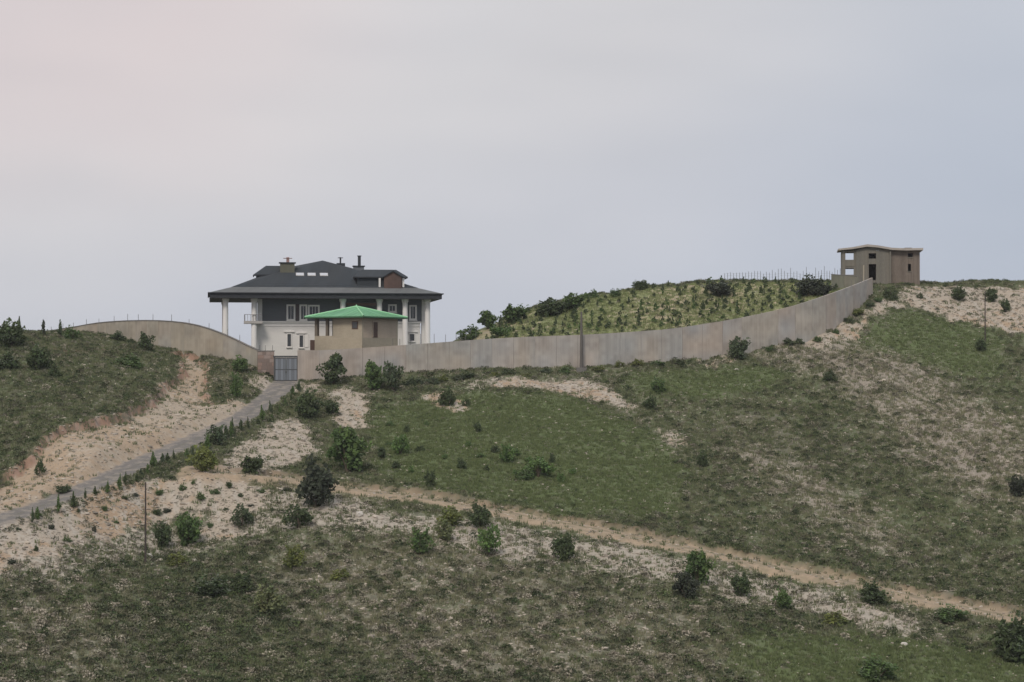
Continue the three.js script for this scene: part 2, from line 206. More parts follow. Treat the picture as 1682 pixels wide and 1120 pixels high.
// cover at a place: how bare, how stony, which grass
function cover(x, z) {
  const wx = x + 1.3 * noise(x * 0.35, z * 0.35) + 0.6 * noise(x * 1.3 + 7, z * 1.3), wz = z + 1.6 * noise(x * 0.3 + 40, z * 0.3) + 0.7 * noise(x * 1.2, z * 1.2 + 30);
  const c = { soil: mask('soil', wx, wz), rubble: mask('rubble', wx, wz), pink: mask('pink', wx, wz), meadow: mask('meadow', wx, wz), olive: mask('olive', wx, wz), orchard: mask('orchard', x, z), sand: mask('sand', wx, wz), rust: mask('rust', wx, wz) };
  { const k = mask('bank', x + 0.8 * noise(x * 0.5, z * 0.5), z + 0.8 * noise(x * 0.5 + 20, z * 0.5)); c.bank = x < -28 ? k : 0; c.scarp = smooth(0.08, 0.3, k) * smooth(0.8, 0.55, k) * (x < -30 ? 1 : 0); }
  const [rd, , , rs] = along(ROAD, x, z), [td, , , ts] = along(TRACK, x, z);
  c.road = smooth(ROAD_HALF + 0.25, ROAD_HALF - 0.1, rd + 0.35 * noise(x * 0.9, z * 0.9)); c.rd = rd; c.rs = rs;
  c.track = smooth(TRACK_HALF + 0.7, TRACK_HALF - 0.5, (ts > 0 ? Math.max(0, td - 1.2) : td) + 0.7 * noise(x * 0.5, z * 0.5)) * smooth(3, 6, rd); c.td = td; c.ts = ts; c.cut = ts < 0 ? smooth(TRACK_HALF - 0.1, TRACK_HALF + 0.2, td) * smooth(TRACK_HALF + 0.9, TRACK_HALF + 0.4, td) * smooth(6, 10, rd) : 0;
  return c;
}
// streaks that run down the slope
const streak = (x, z) => 0.6 * fbm((x * 0.86 - z * 0.5) * 0.62 + 11, (x * 0.5 + z * 0.86) * 0.16, 3) + 0.6 * fbm((x * 0.86 - z * 0.5) * 1.5 + 31, (x * 0.5 + z * 0.86) * 0.42, 2);

// ground colour, laid out in metres over the hillside
const CORE = { x0: -112, x1: 112, z0: -362, z1: -138 };
const groundTex = (() => {
  const N = 2048, data = new Uint8Array(N * N * 4), s = (CORE.x1 - CORE.x0) / N, sr = (v) => Math.round(255 * clamp(v <= 0.0031308 ? v * 12.92 : 1.055 * v ** (1 / 2.4) - 0.055));
  const LUT = new Uint8Array(1025); for (let i = 0; i <= 1024; i++) LUT[i] = sr(i / 1024);
  const rnd = rng(5), Q = 4, M = N / Q, low = [];                     // covers on a coarser grid, fine noise per texel
  for (let j = 0; j <= M; j++) for (let i = 0; i <= M; i++) {
    const x = CORE.x0 + i * Q * s, z = CORE.z0 + j * Q * s, c = cover(x, z);
    c.big = fbm(x * 0.045, z * 0.045, 3); c.str = streak(x, z); low.push(c);
  }
  const keys = ['soil', 'rubble', 'pink', 'meadow', 'olive', 'orchard', 'sand', 'rust', 'scarp', 'bank', 'cut', 'road', 'track', 'big', 'str', 'td', 'rd'];
  const SOIL = [0.385, 0.335, 0.275], OCHRE = [0.36, 0.27, 0.19], CHALK = [0.4, 0.362, 0.312], TRACKC = [0.36, 0.28, 0.2], ROADC = [0.165, 0.156, 0.15], LITTER = [0.138, 0.134, 0.098], GREEN = [0.1, 0.126, 0.062], MEAD = [0.102, 0.136, 0.056], PINK = [0.3, 0.265, 0.228], ORCH = [0.2, 0.23, 0.1], SAND = [0.4, 0.33, 0.24], OLIVE = [0.17, 0.155, 0.085], RUST = [0.26, 0.155, 0.115], SHADEDEARTH = [0.19, 0.135, 0.095], TAN = [0.38, 0.305, 0.225];
  const c = {}, col = [0, 0, 0], mix = (k, t) => { if (t > 0) for (let q = 0; q < 3; q++) col[q] += (k[q] - col[q]) * t; };
  for (let j = 0; j < N; j++) for (let i = 0; i < N; i++) {
    const u = i / Q, v = j / Q, a = Math.floor(u), b = Math.floor(v), p = u - a, q = v - b, o = b * (M + 1) + a, A = low[o], B = low[o + 1], C = low[o + M + 1], D = low[o + M + 2];
    for (const k of keys) c[k] = (A[k] * (1 - p) + B[k] * p) * (1 - q) + (C[k] * (1 - p) + D[k] * p) * q;
    const x = CORE.x0 + (i + 0.5) * s, z = CORE.z0 + (j + 0.5) * s;
    const n1 = noise(x * 0.8, z * 0.8), n2 = noise(x * 2.3 + 5, z * 2.3), n3 = noise(x * 5.1, z * 5.1 + 8), g = rnd() - 0.5;
    const rough = 0.5 * n1 + 0.35 * n2 + 0.25 * n3 + 0.5 * g;
    col[0] = LITTER[0]; col[1] = LITTER[1]; col[2] = LITTER[2];
    mix(GREEN, smooth(-0.25, 0.35, rough + c.big * 0.8 + 0.1));
    mix(MEAD, c.meadow * smooth(-0.7, 0.1, rough));
    mix(OLIVE, c.olive * smooth(-0.4, 0.3, rough + 0.2));
    mix(ORCH, smooth(0.3, 0.6, c.orchard) * smooth(-0.7, 0.1, rough + 0.2)); mix(SAND, c.sand * smooth(-0.25, 0.25, rough + c.big)); mix(SAND, smooth(0.3, 0.6, c.orchard) * 0.75 * smooth(-0.05, 0.3, n1 * 0.5 + n2 * 0.3 + c.big));
    mix(PINK, (z > -208 ? 0.48 : 0.85) * smooth(0.05, 0.4, c.pink * (z > -208 ? 0.34 : 0.56) + c.str * 0.6 + rough * 0.95 - 0.1) * smooth(0.05, 0.4, c.pink));
    mix(PINK, 0.55 * smooth(0.3, 0.6, c.str + rough * 0.7) * (1 - c.meadow));
    mix(RUST, c.rust * smooth(-0.3, 0.3, rough));
    mix(CHALK, 0.9 * smooth(0.44, 0.66, c.rubble * 0.92 + rough * 0.66 + c.str * 0.3));
    const bare = smooth(0.36, 0.6, c.soil + rough * 0.3);
    if (bare > 0) { mix(SOIL, bare); mix(OCHRE, bare * smooth(-0.05, 0.3, c.big * 0.9 + n1 * 0.35 + (x < -38 && z < -205 ? 0.16 : -0.05))); mix(CHALK, bare * (1 - 0.75 * smooth(0.4, 0.8, c.bank)) * smooth(0.1, 0.45, noise((x - z * 0.3) * 0.9, (z + x * 0.3) * 0.17 + 60) + 0.4 * n2)); mix(TAN, bare * 0.6 * smooth(0.4, 0.8, c.bank) * smooth(0.5, -0.2, n2 * 0.6 + g * 0.5)); mix(LITTER, bare * 0.45 * smooth(0.42, 0.6, n2 * 0.7 + g * 0.6 + n1 * 0.2)); }
    mix(RUST, 0.8 * c.scarp * smooth(-0.35, 0.2, rough + 0.1) * smooth(3, 7, c.rd));
    mix(TRACKC, clamp(c.track * (0.85 + 0.4 * n1))); mix(SHADEDEARTH, 0.7 * c.cut * smooth(-0.3, 0.2, rough)); mix(OLIVE, c.track * 0.7 * smooth(0.25, 0.0, Math.abs(c.td - 0.25 + 0.25 * n1)));  // brown earth with the shadow of the cut painted in along the track
    mix(ROADC, c.road * 0.94); mix(SOIL, c.road * 0.32 * smooth(0.0, 0.6, n1 + rough + smooth(1.1, 1.9, c.rd) * 0.5)); mix(LITTER, c.road * 0.45 * smooth(0.3, 0.0, c.rd + 0.3 * n1));
    const f = 1 + 0.12 * n2 + 0.14 * g + 0.1 * n3;
    for (let k = 0; k < 3; k++) data[(j * N + i) * 4 + k] = LUT[Math.round(1024 * clamp(col[k] * f))];
    data[(j * N + i) * 4 + 3] = 255;
  }
  const t = new THREE.DataTexture(data, N, N); t.colorSpace = THREE.SRGBColorSpace; t.magFilter = THREE.LinearFilter; t.minFilter = THREE.LinearMipmapLinearFilter; t.generateMipmaps = true; t.needsUpdate = true; return t;
})();

// the ground: fine over the hillside, coarser out to the horizon
{
  const axis = (a, b, step, far) => { const v = []; const n = Math.round((b - a) / step); for (let i = 0; i <= n; i++) v.push(a + (i * (b - a)) / n); for (let d = 3, p = a; p > -far; d *= 1.25) { p -= d; v.unshift(p); } for (let d = 3, p = b; p < far; d *= 1.25) { p += d; v.push(p); } return v; };
  const xs = axis(CORE.x0, CORE.x1, 0.45, 4200), zs = axis(CORE.z0, CORE.z1, 0.45, 4200), nx = xs.length, nz = zs.length, pos = new Float32Array(nx * nz * 3), uv = new Float32Array(nx * nz * 2), idx = [];
  const fold = (t) => { t = Math.abs(t) % 2; return t > 1 ? 2 - t : t; };
  for (let j = 0; j < nz; j++) for (let i = 0; i < nx; i++) {
    const o = j * nx + i, x = xs[i], z = zs[j];
    pos[o * 3] = x; pos[o * 3 + 1] = H(x, z); pos[o * 3 + 2] = z;
    uv[o * 2] = fold((x - CORE.x0) / (CORE.x1 - CORE.x0)); uv[o * 2 + 1] = fold((z - CORE.z0) / (CORE.z1 - CORE.z0));
    if (i + 1 < nx && j + 1 < nz) idx.push(o, o + nx, o + 1, o + 1, o + nx, o + nx + 1);
  }
  const g = new THREE.BufferGeometry(); g.setAttribute('position', new THREE.BufferAttribute(pos, 3)); g.setAttribute('uv', new THREE.BufferAttribute(uv, 2)); g.setIndex(idx); g.computeVertexNormals();
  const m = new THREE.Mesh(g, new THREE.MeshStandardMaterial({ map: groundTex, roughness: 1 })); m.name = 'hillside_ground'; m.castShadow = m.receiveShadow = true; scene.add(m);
  tag(m, 'stony green hillside with bare soil banks below the walled compound', 'hillside', null, 'structure');
}

// ---------------------------------------------------------------- boundary walls
function stains(seed, base, amp, vertical = true) {                 // plaster and concrete: grain, patches, rain streaks; 8 m x 8 m
  const N = 256, data = new Uint8Array(N * N * 4), r = rng(seed);
  const cell = (x, y, p, q, k) => PERM[(PERM[((x % p) + p) % p] + (((y % q) + q) % q) + k * 37) & 255] / 127.5 - 1;
  const per = (x, y, p, q, k) => { const u = (x / N) * p, v = (y / N) * q, i = Math.floor(u), j = Math.floor(v), s = u - i, t = v - j, a = s * s * (3 - 2 * s), b = t * t * (3 - 2 * t); return lerp(lerp(cell(i, j, p, q, k), cell(i + 1, j, p, q, k), a), lerp(cell(i, j + 1, p, q, k), cell(i + 1, j + 1, p, q, k), a), b); };
  for (let j = 0; j < N; j++) for (let i = 0; i < N; i++) {
    const st = vertical ? 0.6 * per(i, j, 61, 3, seed) + 0.4 * per(i, j, 23, 2, seed + 5) : 0;
    const v = 1 + amp * (0.4 * st + 0.5 * per(i, j, 4, 4, seed) + 0.35 * per(i, j, 13, 13, seed + 3) + 0.5 * (r() - 0.5));
    const w = 1 + amp * 0.25 * per(i, j, 3, 3, seed + 20);
    for (let k = 0; k < 3; k++) { const l = clamp(base[k] * v * (k === 2 ? w : k === 0 ? 2 - w : 1)); data[(j * N + i) * 4 + k] = Math.round(255 * (1.055 * Math.max(l, 0.0031) ** (1 / 2.4) - 0.055)); }
    data[(j * N + i) * 4 + 3] = 255;
  }
  const t = new THREE.DataTexture(data, N, N); t.colorSpace = THREE.SRGBColorSpace; t.wrapS = t.wrapT = THREE.RepeatWrapping; t.repeat.set(1 / 8, 1 / 8); t.magFilter = THREE.LinearFilter; t.minFilter = THREE.LinearMipmapLinearFilter; t.generateMipmaps = true; t.needsUpdate = true;
  return new THREE.MeshStandardMaterial({ map: t, roughness: 0.95 });
}
const wallMats = [stains(11, [0.35, 0.333, 0.312], 0.26), stains(12, [0.355, 0.328, 0.306], 0.26), stains(13, [0.338, 0.325, 0.303], 0.28), stains(14, [0.365, 0.343, 0.322], 0.26), stains(15, [0.33, 0.308, 0.29], 0.28)];
const ochreMats = [stains(21, [0.335, 0.315, 0.268], 0.26), stains(22, [0.325, 0.305, 0.26], 0.26), stains(23, [0.345, 0.318, 0.275], 0.26)];
const jointMat = std(0.16, 0.145, 0.13, 1), copingMat = stains(31, [0.17, 0.165, 0.16], 0.25), postMat = std(0.16, 0.16, 0.16, 0.6, { metalness: 0.4 });
function pathOf(points) {
  const c = new THREE.CatmullRomCurve3(points.map((p) => new THREE.Vector3(...p)), false, 'centripetal'); c.arcLengthDivisions = 800;
  return (t) => c.getPointAt(clamp(t));
}
// a slab standing on the ground between two places of a path, its top following the path
function slab(a, b, g0, g1, half, y0 = 0, lift = 0) {
  const n = new THREE.Vector3(-(b.z - a.z), 0, b.x - a.x).normalize().multiplyScalar(half), L = Math.hypot(b.x - a.x, b.z - a.z), P = [], V = (p, s, y) => [p.x + n.x * s, y, p.z + n.z * s];
  const q = [V(a, 1, g0 + y0), V(b, 1, g1 + y0), V(b, 1, b.y + lift), V(a, 1, a.y + lift), V(a, -1, g0 + y0), V(b, -1, g1 + y0), V(b, -1, b.y + lift), V(a, -1, a.y + lift)];
  const f = [[0, 1, 2, 3], [5, 4, 7, 6], [3, 2, 6, 7], [4, 0, 3, 7], [1, 5, 6, 2]], pos = [], uv = [], u0 = a.x * 0.9 + a.z * 0.4;
  for (const k of f) for (const i of [k[0], k[1], k[2], k[0], k[2], k[3]]) { pos.push(...q[i]); uv.push(u0 + ([1, 2, 5, 6].includes(i) ? L : 0), q[i][1]); }
  const g = new THREE.BufferGeometry(); g.setAttribute('position', new THREE.Float32BufferAttribute(pos, 3)); g.setAttribute('uv', new THREE.Float32BufferAttribute(uv, 2)); g.computeVertexNormals(); return g;
}
function wall(name, label, points, step, mats, coping, posts) {
  const at = pathOf(points), len = new THREE.CatmullRomCurve3(points.map((p) => new THREE.Vector3(...p))).getLength(), n = Math.round(len / step), t = thing(name, label, 'wall'), r = rng(points.length * 7 + n), core = [];
  const ground = (p) => Math.min(H(p.x, p.z), H(p.x, p.z + 1.2), H(p.x, p.z - 1.2)) - 0.7;
  for (let i = 0; i < n; i++) {
    const a = at((i + 0.004) / n), b = at((i + 0.996) / n), d = (r() - 0.5) * 0.016; a.z += d; b.z += d;
    part('wall_panel', slab(a, b, ground(a), ground(b), 0.14), mats[Math.floor(r() * mats.length)], t);
    core.push(slab(at(i / n), at((i + 1) / n), ground(a), ground(b), 0.08, 0, -0.05));
    if (coping) { const c0 = at(i / n), c1 = at((i + 1) / n); part('coping', slab(c0, c1, c0.y, c1.y, 0.21, 0.004, 0.12), copingMat, t); }
  }
  part('joint_core', core, jointMat, t);
  for (const [u, h] of posts ?? []) { const p = at(u); part('fence_post', new THREE.CylinderGeometry(0.035, 0.04, h, 6).translate(p.x, p.y + h / 2 - 0.02, p.z), postMat, t); }
  return t;
}
const postRow = (a, b, n, h, seed) => { const r = rng(seed); return Array.from({ length: n }, (_, i) => [a + ((b - a) * (i + r() * 0.5)) / n, h * (0.75 + 0.5 * r())]); };
wall('compound_wall', 'arched ochre concrete wall with dark coping running uphill beyond the dirt bank', [[-85.59,49.59,-344.00],[-78.98,50.53,-338.00],[-74.56,50.94,-332.00],[-71.18,51.26,-328.00],[-68.06,51.65,-325.00],[-64.11,51.89,-320.00],[-59.10,51.95,-314.00],[-54.41,51.84,-309.00],[-50.01,51.47,-305.00],[-46.77,50.86,-302.00],[-43.59,49.89,-299.00],[-41.04,48.87,-297.00],[-38.85,47.94,-294.00],[-36.84,47.21,-291.50]], 3.1, ochreMats, true, postRow(0.1, 0.97, 15, 0.95, 3));
wall('compound_wall', 'long pale concrete panel wall climbing from the metal gate to the unfinished building', [[-30.72,47.18,-288.00],[-26.27,47.18,-288.00],[-24.52,47.31,-288.00],[-21.03,47.53,-288.00],[-16.70,47.84,-288.50],[-12.35,48.15,-289.00],[-7.11,48.56,-289.70],[-3.60,48.82,-290.00],[3.43,49.18,-290.50],[9.61,49.41,-291.00],[15.84,49.78,-292.00],[23.00,50.33,-293.00],[27.53,50.97,-294.00],[32.10,51.71,-295.00],[36.82,52.65,-297.00],[41.60,53.79,-299.00],[46.60,55.34,-302.00],[52.53,57.31,-310.00],[56.98,58.88,-318.00]], 3.1, wallMats, false, [...postRow(0.13, 0.27, 9, 1.2, 4), ...postRow(0.9, 0.98, 4, 0.8, 9)]);

// gate between the two walls
{
  const p = [-32.37, 43.08, -288.00], y0 = H(p[0], p[2] + 1) - 0.05, k = 288 / 3300, t = thing('metal_gate', 'blue grey double leaf metal gate at the top of the paved road', 'gate', [p[0], y0, p[2]], 0.08);
  const steel = std(0.155, 0.175, 0.20, 0.55, { metalness: 0.25 }), steelPale = std(0.21, 0.235, 0.27, 0.5, { metalness: 0.25 }), dark = std(0.075, 0.08, 0.085, 0.6, { metalness: 0.3 });
  const h = 3.45, w = 1.55;
  part('gate_post', box(-w - 0.2, -w, -0.6, h, -0.12, 0.12), dark, t); part('gate_post', box(w, w + 0.2, -0.6, h, -0.12, 0.12), dark, t); part('lintel', box(-w - 0.32, w + 0.32, h, h + 0.24, -0.16, 0.16), dark, t);
  for (const s of [-1, 1]) {
    const leaf = part('gate_leaf', box(s * w * 0.5 - w * 0.49, s * w * 0.5 + w * 0.49, 0.1, h - 0.03, -0.05, -0.01), dark, t);
    for (const y of [0.1, 1.65, h - 0.16]) part('rail', box(s * w * 0.5 - w * 0.48, s * w * 0.5 + w * 0.48, y, y + 0.12, -0.01, 0.055), dark, leaf);
    for (let i = 0; i < 4; i++) { const x = s * w * 0.5 - w * 0.49 + (i + 0.5) * w * 0.245; part('sheet_panel', box(x - w * 0.115, x + w * 0.115, 0.22, h - 0.16, -0.03, 0.022 + (i % 2) * 0.016), (i + (s > 0 ? 1 : 0)) % 2 ? steel : steelPale, leaf); }
    part('handle', box(s * 0.09 - 0.03, s * 0.09 + 0.03, 1.2, 1.5, 0.055, 0.1), dark, leaf);
  }
  part('threshold', box(-w - 0.3, w + 0.4, -0.3, 0.06, -0.3, 0.5), stains(33, [0.3, 0.28, 0.25], 0.2), t);
}
{ // stone pier between the arched wall and the gate
  const [px, ptop, pz] = [-35.44, 47.02, -289.50], y0 = H(px, pz + 0.6) - 0.9, t = thing('stone_pier', 'reddish stone block pier joining the arched wall to the metal gate', 'pier', [px, y0, pz], 0.05), r = rng(8);
  const st = [stains(41, [0.27, 0.205, 0.18], 0.25, false), stains(42, [0.24, 0.19, 0.17], 0.25, false), stains(43, [0.3, 0.235, 0.205], 0.25, false)], hh = ptop - y0, rows = 8, w = 1.18;
  part('mortar_core', box(-w + 0.03, w - 0.03, 0, hh - 0.02, -0.22, 0.2), jointMat, t);
  for (let j = 0; j < rows; j++) { let x = -w; while (x < w - 0.05) { let l = 0.5 + r() * 0.5; if (x + l > w - 0.3) l = w - x; part('stone_block', box(x + 0.012, x + l - 0.012, (hh * j) / rows + 0.012, (hh * (j + 1)) / rows - 0.012, -0.27, 0.24 + r() * 0.05), st[Math.floor(r() * 3)], t); x += l; } }
  part('coping', box(-w - 0.08, w + 0.08, hh, hh + 0.12, -0.34, 0.34), copingMat, t);
  for (const x of [-0.9, -0.1, 0.95]) part('fence_post', new THREE.CylinderGeometry(0.035, 0.04, 0.8, 6).translate(x, hh + 0.5, 0), postMat, t);
}

// ---------------------------------------------------------------- villa
const white = stains(51, [0.73, 0.725, 0.72], 0.09), charcoal = stains(52, [0.13, 0.15, 0.175], 0.18), roofDark = stains(53, [0.036, 0.044, 0.053], 0.22), roofPale = stains(54, [0.13, 0.143, 0.152], 0.16), trimDark = std(0.022, 0.026, 0.034, 0.7), frameWhite = std(0.78, 0.77, 0.76, 0.5), soffit = std(0.085, 0.085, 0.09, 0.9), brownWood = stains(55, [0.1, 0.065, 0.055], 0.25);
const glass = new THREE.MeshPhysicalMaterial({ color: new THREE.Color().setRGB(0.05, 0.055, 0.06), roughness: 0.08, metalness: 0 });
function hipSide(a, b, c, d) { return polys([[a, b, c, d]]); }
function window_(parent, x, y, w, h, z, bars = 1, fw = 0.22, frameMat = frameWhite) {
  const f = part('window', [box(x - w / 2, x - w / 2 + fw, y, y + h, z, z + 0.14), box(x + w / 2 - fw, x + w / 2, y, y + h, z, z + 0.14), box(x - w / 2 + fw, x + w / 2 - fw, y + h - fw, y + h, z, z + 0.14), box(x - w / 2 + fw, x + w / 2 - fw, y, y + fw, z, z + 0.14)], frameMat, parent);
  const iw = (w - 2 * fw) / (bars + 1);
  for (let i = 0; i <= bars; i++) part('pane', box(x - w / 2 + fw + i * iw + 0.004, x - w / 2 + fw + (i + 1) * iw - 0.004, y + fw + 0.004, y + h - fw - 0.004, z, z + 0.03), glass, f);
  for (let i = 1; i <= bars; i++) part('mullion', box(x - w / 2 + fw + i * iw - 0.03, x - w / 2 + fw + i * iw + 0.03, y + fw, y + h - fw, z, z + 0.07), frameMat, f);
  part('sill', box(x - w / 2 - 0.08, x + w / 2 + 0.08, y - 0.1, y - 0.003, z, z + 0.22), frameMat, f);
  return f;
}
{
  const [cx, , cz] = [-29.78, 48.83, -316.00], y0 = EYE + 0.8, v = thing('villa', 'large villa with dark hipped roof, white columns and charcoal upper floor behind the wall', 'house', [cx, y0, cz], 0.15);
  // storeys
  part('ground_floor', [box(-10.9, 14.7, -1.5, 5.75, -7.4, 6.9)], white, v);
  part('string_course', [box(-11.05, 14.85, 5.75, 5.98, -7.55, 7.08), box(-10.98, 14.78, 5.2, 5.3, 6.9, 6.99)], frameWhite, v);
  part('upper_floor', box(-9.6, 14.9, 5.98, 9.36, -7.3, 6.95), charcoal, v);
  part('corner_pilaster', box(-10.35, -9.62, 5.98, 9.36, 6.2, 7.02), white, v); part('corner_pilaster', box(14.92, 15.5, -1.5, 9.36, 6.0, 7.0), white, v);
  part('plinth', box(-11.1, 14.9, -1.6, 0.35, 6.92, 7.05), stains(56, [0.45, 0.43, 0.4], 0.15), v);
  // upper windows
  for (const [x, w, h, y, b] of [[-5.25, 1.35, 2.5, 6.05, 1], [-3.35, 1.2, 2.5, 6.05, 1], [-1.75, 1.8, 1.75, 6.75, 2], [10.35, 1.35, 1.3, 7.35, 1], [13.55, 1.2, 2.35, 6.2, 1]]) window_(v, x, y, w, h, 6.97, b, 0.26);
  part('shutter_panel', box(-4.5, -4.0, 6.1, 8.6, 6.96, 7.02), stains(57, [0.115, 0.1, 0.105], 0.15), v);
  // lower windows with hood moulds
  for (const [x, w, h, y] of [[-5.5, 0.75, 2.1, 2.0], [-3.65, 0.75, 2.0, 1.9], [13.4, 0.95, 1.25, 2.9]]) { const f = window_(v, x, y, w, h, 6.92, 0, 0.1); part('hood_mould', box(x - w / 2 - 0.4, x + w / 2 + 0.4, y + h + 0.2, y + h + 0.36, 6.92, 7.14), frameWhite, f); }
  part('shutter_panel', box(-3.1, -2.55, 2.0, 4.0, 6.92, 6.98), frameWhite, v); part('door', box(-2.3, -1.1, 0.36, 3.1, 6.9, 6.98), brownWood, v);
  // columns of the verandah
  const prof = [[0, -1.6], [0.62, -1.6], [0.62, 0.3], [0.52, 0.42], [0.43, 0.6], [0.4, 8.8], [0.48, 8.9], [0.48, 9.0], [0.54, 9.1], [0.54, 9.36], [0, 9.36]].map((p) => new THREE.Vector2(...p)), colG = toCreasedNormals(new THREE.LatheGeometry(prof, 18), 0.6);
  for (const [x, z] of [[-15.2, 9.3], [-10.9, 9.0], [2.55, 9.4], [8.15, 9.4], [12.1, 9.4], [15.6, 9.0], [-15.2, -9.0], [15.6, -9.0]]) { const c = part('column', colG, white, v); c.position.set(x, 0, z); }
  part('portico_beam', box(3.1, 7.6, 8.35, 8.75, 9.2, 9.6), brownWood, v);
  // balcony at the corner
  const bal = part('balcony', box(-12.4, -9.64, 5.55, 5.95, 6.3, 9.6), stains(58, [0.4, 0.39, 0.38], 0.12), v);
  part('railing', [box(-12.35, -12.28, 5.95, 6.95, 6.4, 9.55), box(-12.35, -9.8, 6.88, 6.95, 9.48, 9.55), ...[-12.3, -11.9, -11.5, -11.1, -10.7, -10.3, -9.9].map((x) => box(x, x + 0.06, 5.95, 6.9, 9.49, 9.54))], std(0.2, 0.2, 0.21, 0.5), bal);
  part('balcony_door', box(-11.2, -10.4, 6.0, 8.9, 6.2, 6.28), trimDark, v);
  // eaves, skirt roof, main roof
  part('fascia', [box(-17.6, 17.6, 9.36, 10.16, 10.7, 11), box(-17.6, 17.6, 9.36, 10.16, -11, -10.7), box(-17.6, -17.3, 9.36, 10.16, -10.7, 10.7), box(17.3, 17.6, 9.36, 10.16, -10.7, 10.7)], trimDark, v);
  part('soffit', box(-17.3, 17.3, 9.362, 9.5, -10.7, 10.7), soffit, v);
  const E = 10.17, X = 17.75, Z = 11.15, bx = 13.9, bz = 7.4, by = 11.25;
  const lowRoof = part('skirt_roof', [polys([[[-X, E, Z], [X, E, Z], [bx, by, bz], [-bx, by, bz]]]), polys([[[X, E, -Z], [-X, E, -Z], [-bx, by, -bz], [bx, by, -bz]]]), polys([[[X, E, Z], [X, E, -Z], [bx, by, -bz], [bx, by, bz]]]), polys([[[-X, E, -Z], [-X, E, Z], [-bx, by, bz], [-bx, by, -bz]]]), polys([[[-X, E, -Z], [X, E, -Z], [X, E, Z], [-X, E, Z]]])], roofPale, v);
  part('gutter', [box(-X, X, E - 0.1, E + 0.05, Z, Z + 0.12), box(-X - 0.12, -X, E - 0.1, E + 0.05, -Z, Z + 0.12), box(X, X + 0.12, E - 0.1, E + 0.05, -Z, Z + 0.12)], trimDark, lowRoof);
  const m0 = by - 0.06, mx = 14.25, mz = 7.7, L = [-6.6, 14.35, 0], C = [0, 15.7, 0], R = [5.9, 14.2, 0];
  const roof = part('main_roof', [polys([[[-mx, m0, mz], [mx, m0, mz], C]]), polys([[[-mx, m0, mz], C, L]]), polys([[[mx, m0, mz], R, C]]), polys([[[mx, m0, -mz], [-mx, m0, -mz], C]]), polys([[[-mx, m0, -mz], L, C]]), polys([[[mx, m0, -mz], C, R]]), polys([[[-mx, m0, -mz], [-mx, m0, mz], L]]), polys([[[mx, m0, mz], [mx, m0, -mz], R]]), polys([[[-mx, m0, -mz], [mx, m0, -mz], [mx, m0, mz], [-mx, m0, mz]]])], roofDark, v);
  // courses of shingles proud of the slope
  { const steps = 15; for (let i = 1; i < steps; i++) { const t = i / steps, y = lerp(m0, 15.5, t), z = lerp(mz, 0, t), xl = lerp(-mx, -0.5, t), xr = lerp(mx, 0.5, t); part('shingle_course', polys([[[xl, y + 0.03, z + 0.02], [xr, y + 0.03, z + 0.02], [xr, y - 0.01, z + 0.07], [xl, y - 0.01, z + 0.07]].reverse(), [[xl, y - 0.01, z + 0.07], [xr, y - 0.01, z + 0.07], [xr, y - 0.03, z + 0.05], [xl, y - 0.03, z + 0.05]].reverse()]), roofDark, roof); } }
  // hipped dormers
  function dormer(x0, x1, hipL, hipR, zc, hz, ey, ry, base) {
    const d = part('dormer', box(x0 + 0.5, x1 - 0.6, base, ey, zc - hz + 0.5, zc + hz - 0.5), roofDark, v), l = [x0 + hipL, ry, zc], r = [x1 - hipR, ry, zc], a = [x0, ey, zc + hz], b = [x1, ey, zc + hz], c = [x1, ey, zc - hz], e = [x0, ey, zc - hz];  // walls take the dark roof tone as painted shade of the open recess
    part('dormer_roof', polys([[a, b, r, l], [c, e, l, r], [b, c, r], [e, a, l], [e, c, b, a]]), roofDark, d); part('dormer_eave', [box(x0 + 0.06, x1 - 0.06, ey - 0.18, ey - 0.01, zc + hz - 0.16, zc + hz - 0.04), box(x0 + 0.05, x0 + 0.17, ey - 0.18, ey - 0.01, zc - hz + 0.06, zc + hz - 0.17), box(x1 - 0.17, x1 - 0.05, ey - 0.18, ey - 0.01, zc - hz + 0.06, zc + hz - 0.17)], trimDark, d);
    return d;
  }
  dormer(-10.9, -3.2, 2.0, 2.4, 1.2, 2.5, 13.25, 14.75, 11.6);
  const dr = dormer(4.4, 12.75, 1.5, 1.6, 4.6, 3.0, 12.85, 14.1, 10.7);
  part('gable_front', [polys([[[9.0, 10.7, 7.95], [11.7, 10.7, 7.95], [11.7, 13.0, 7.95], [10.35, 13.75, 7.95], [9.0, 13.0, 7.95]]]), box(9.0, 11.7, 10.6, 13.0, 6.5, 7.92)], brownWood, dr);
  part('gable_roof', [polys([[[8.7, 12.85, 8.2], [10.35, 13.85, 8.2], [10.35, 13.85, 4.6], [8.7, 12.85, 4.6]], [[12.0, 12.85, 8.2], [12.0, 12.85, 4.6], [10.35, 13.85, 4.6], [10.35, 13.85, 8.2]], [[8.7, 12.85, 8.2], [8.7, 12.68, 8.2], [10.35, 13.68, 8.2], [10.35, 13.85, 8.2]], [[12, 12.85, 8.2], [10.35, 13.85, 8.2], [10.35, 13.68, 8.2], [12, 12.68, 8.2]]])], roofDark, dr);
  part('dormer_post', box(8.2, 8.5, 10.7, 12.75, 7.3, 7.55), white, dr); part('dormer_post', box(11.85, 12.15, 10.6, 12.75, 7.3, 7.55), white, dr);
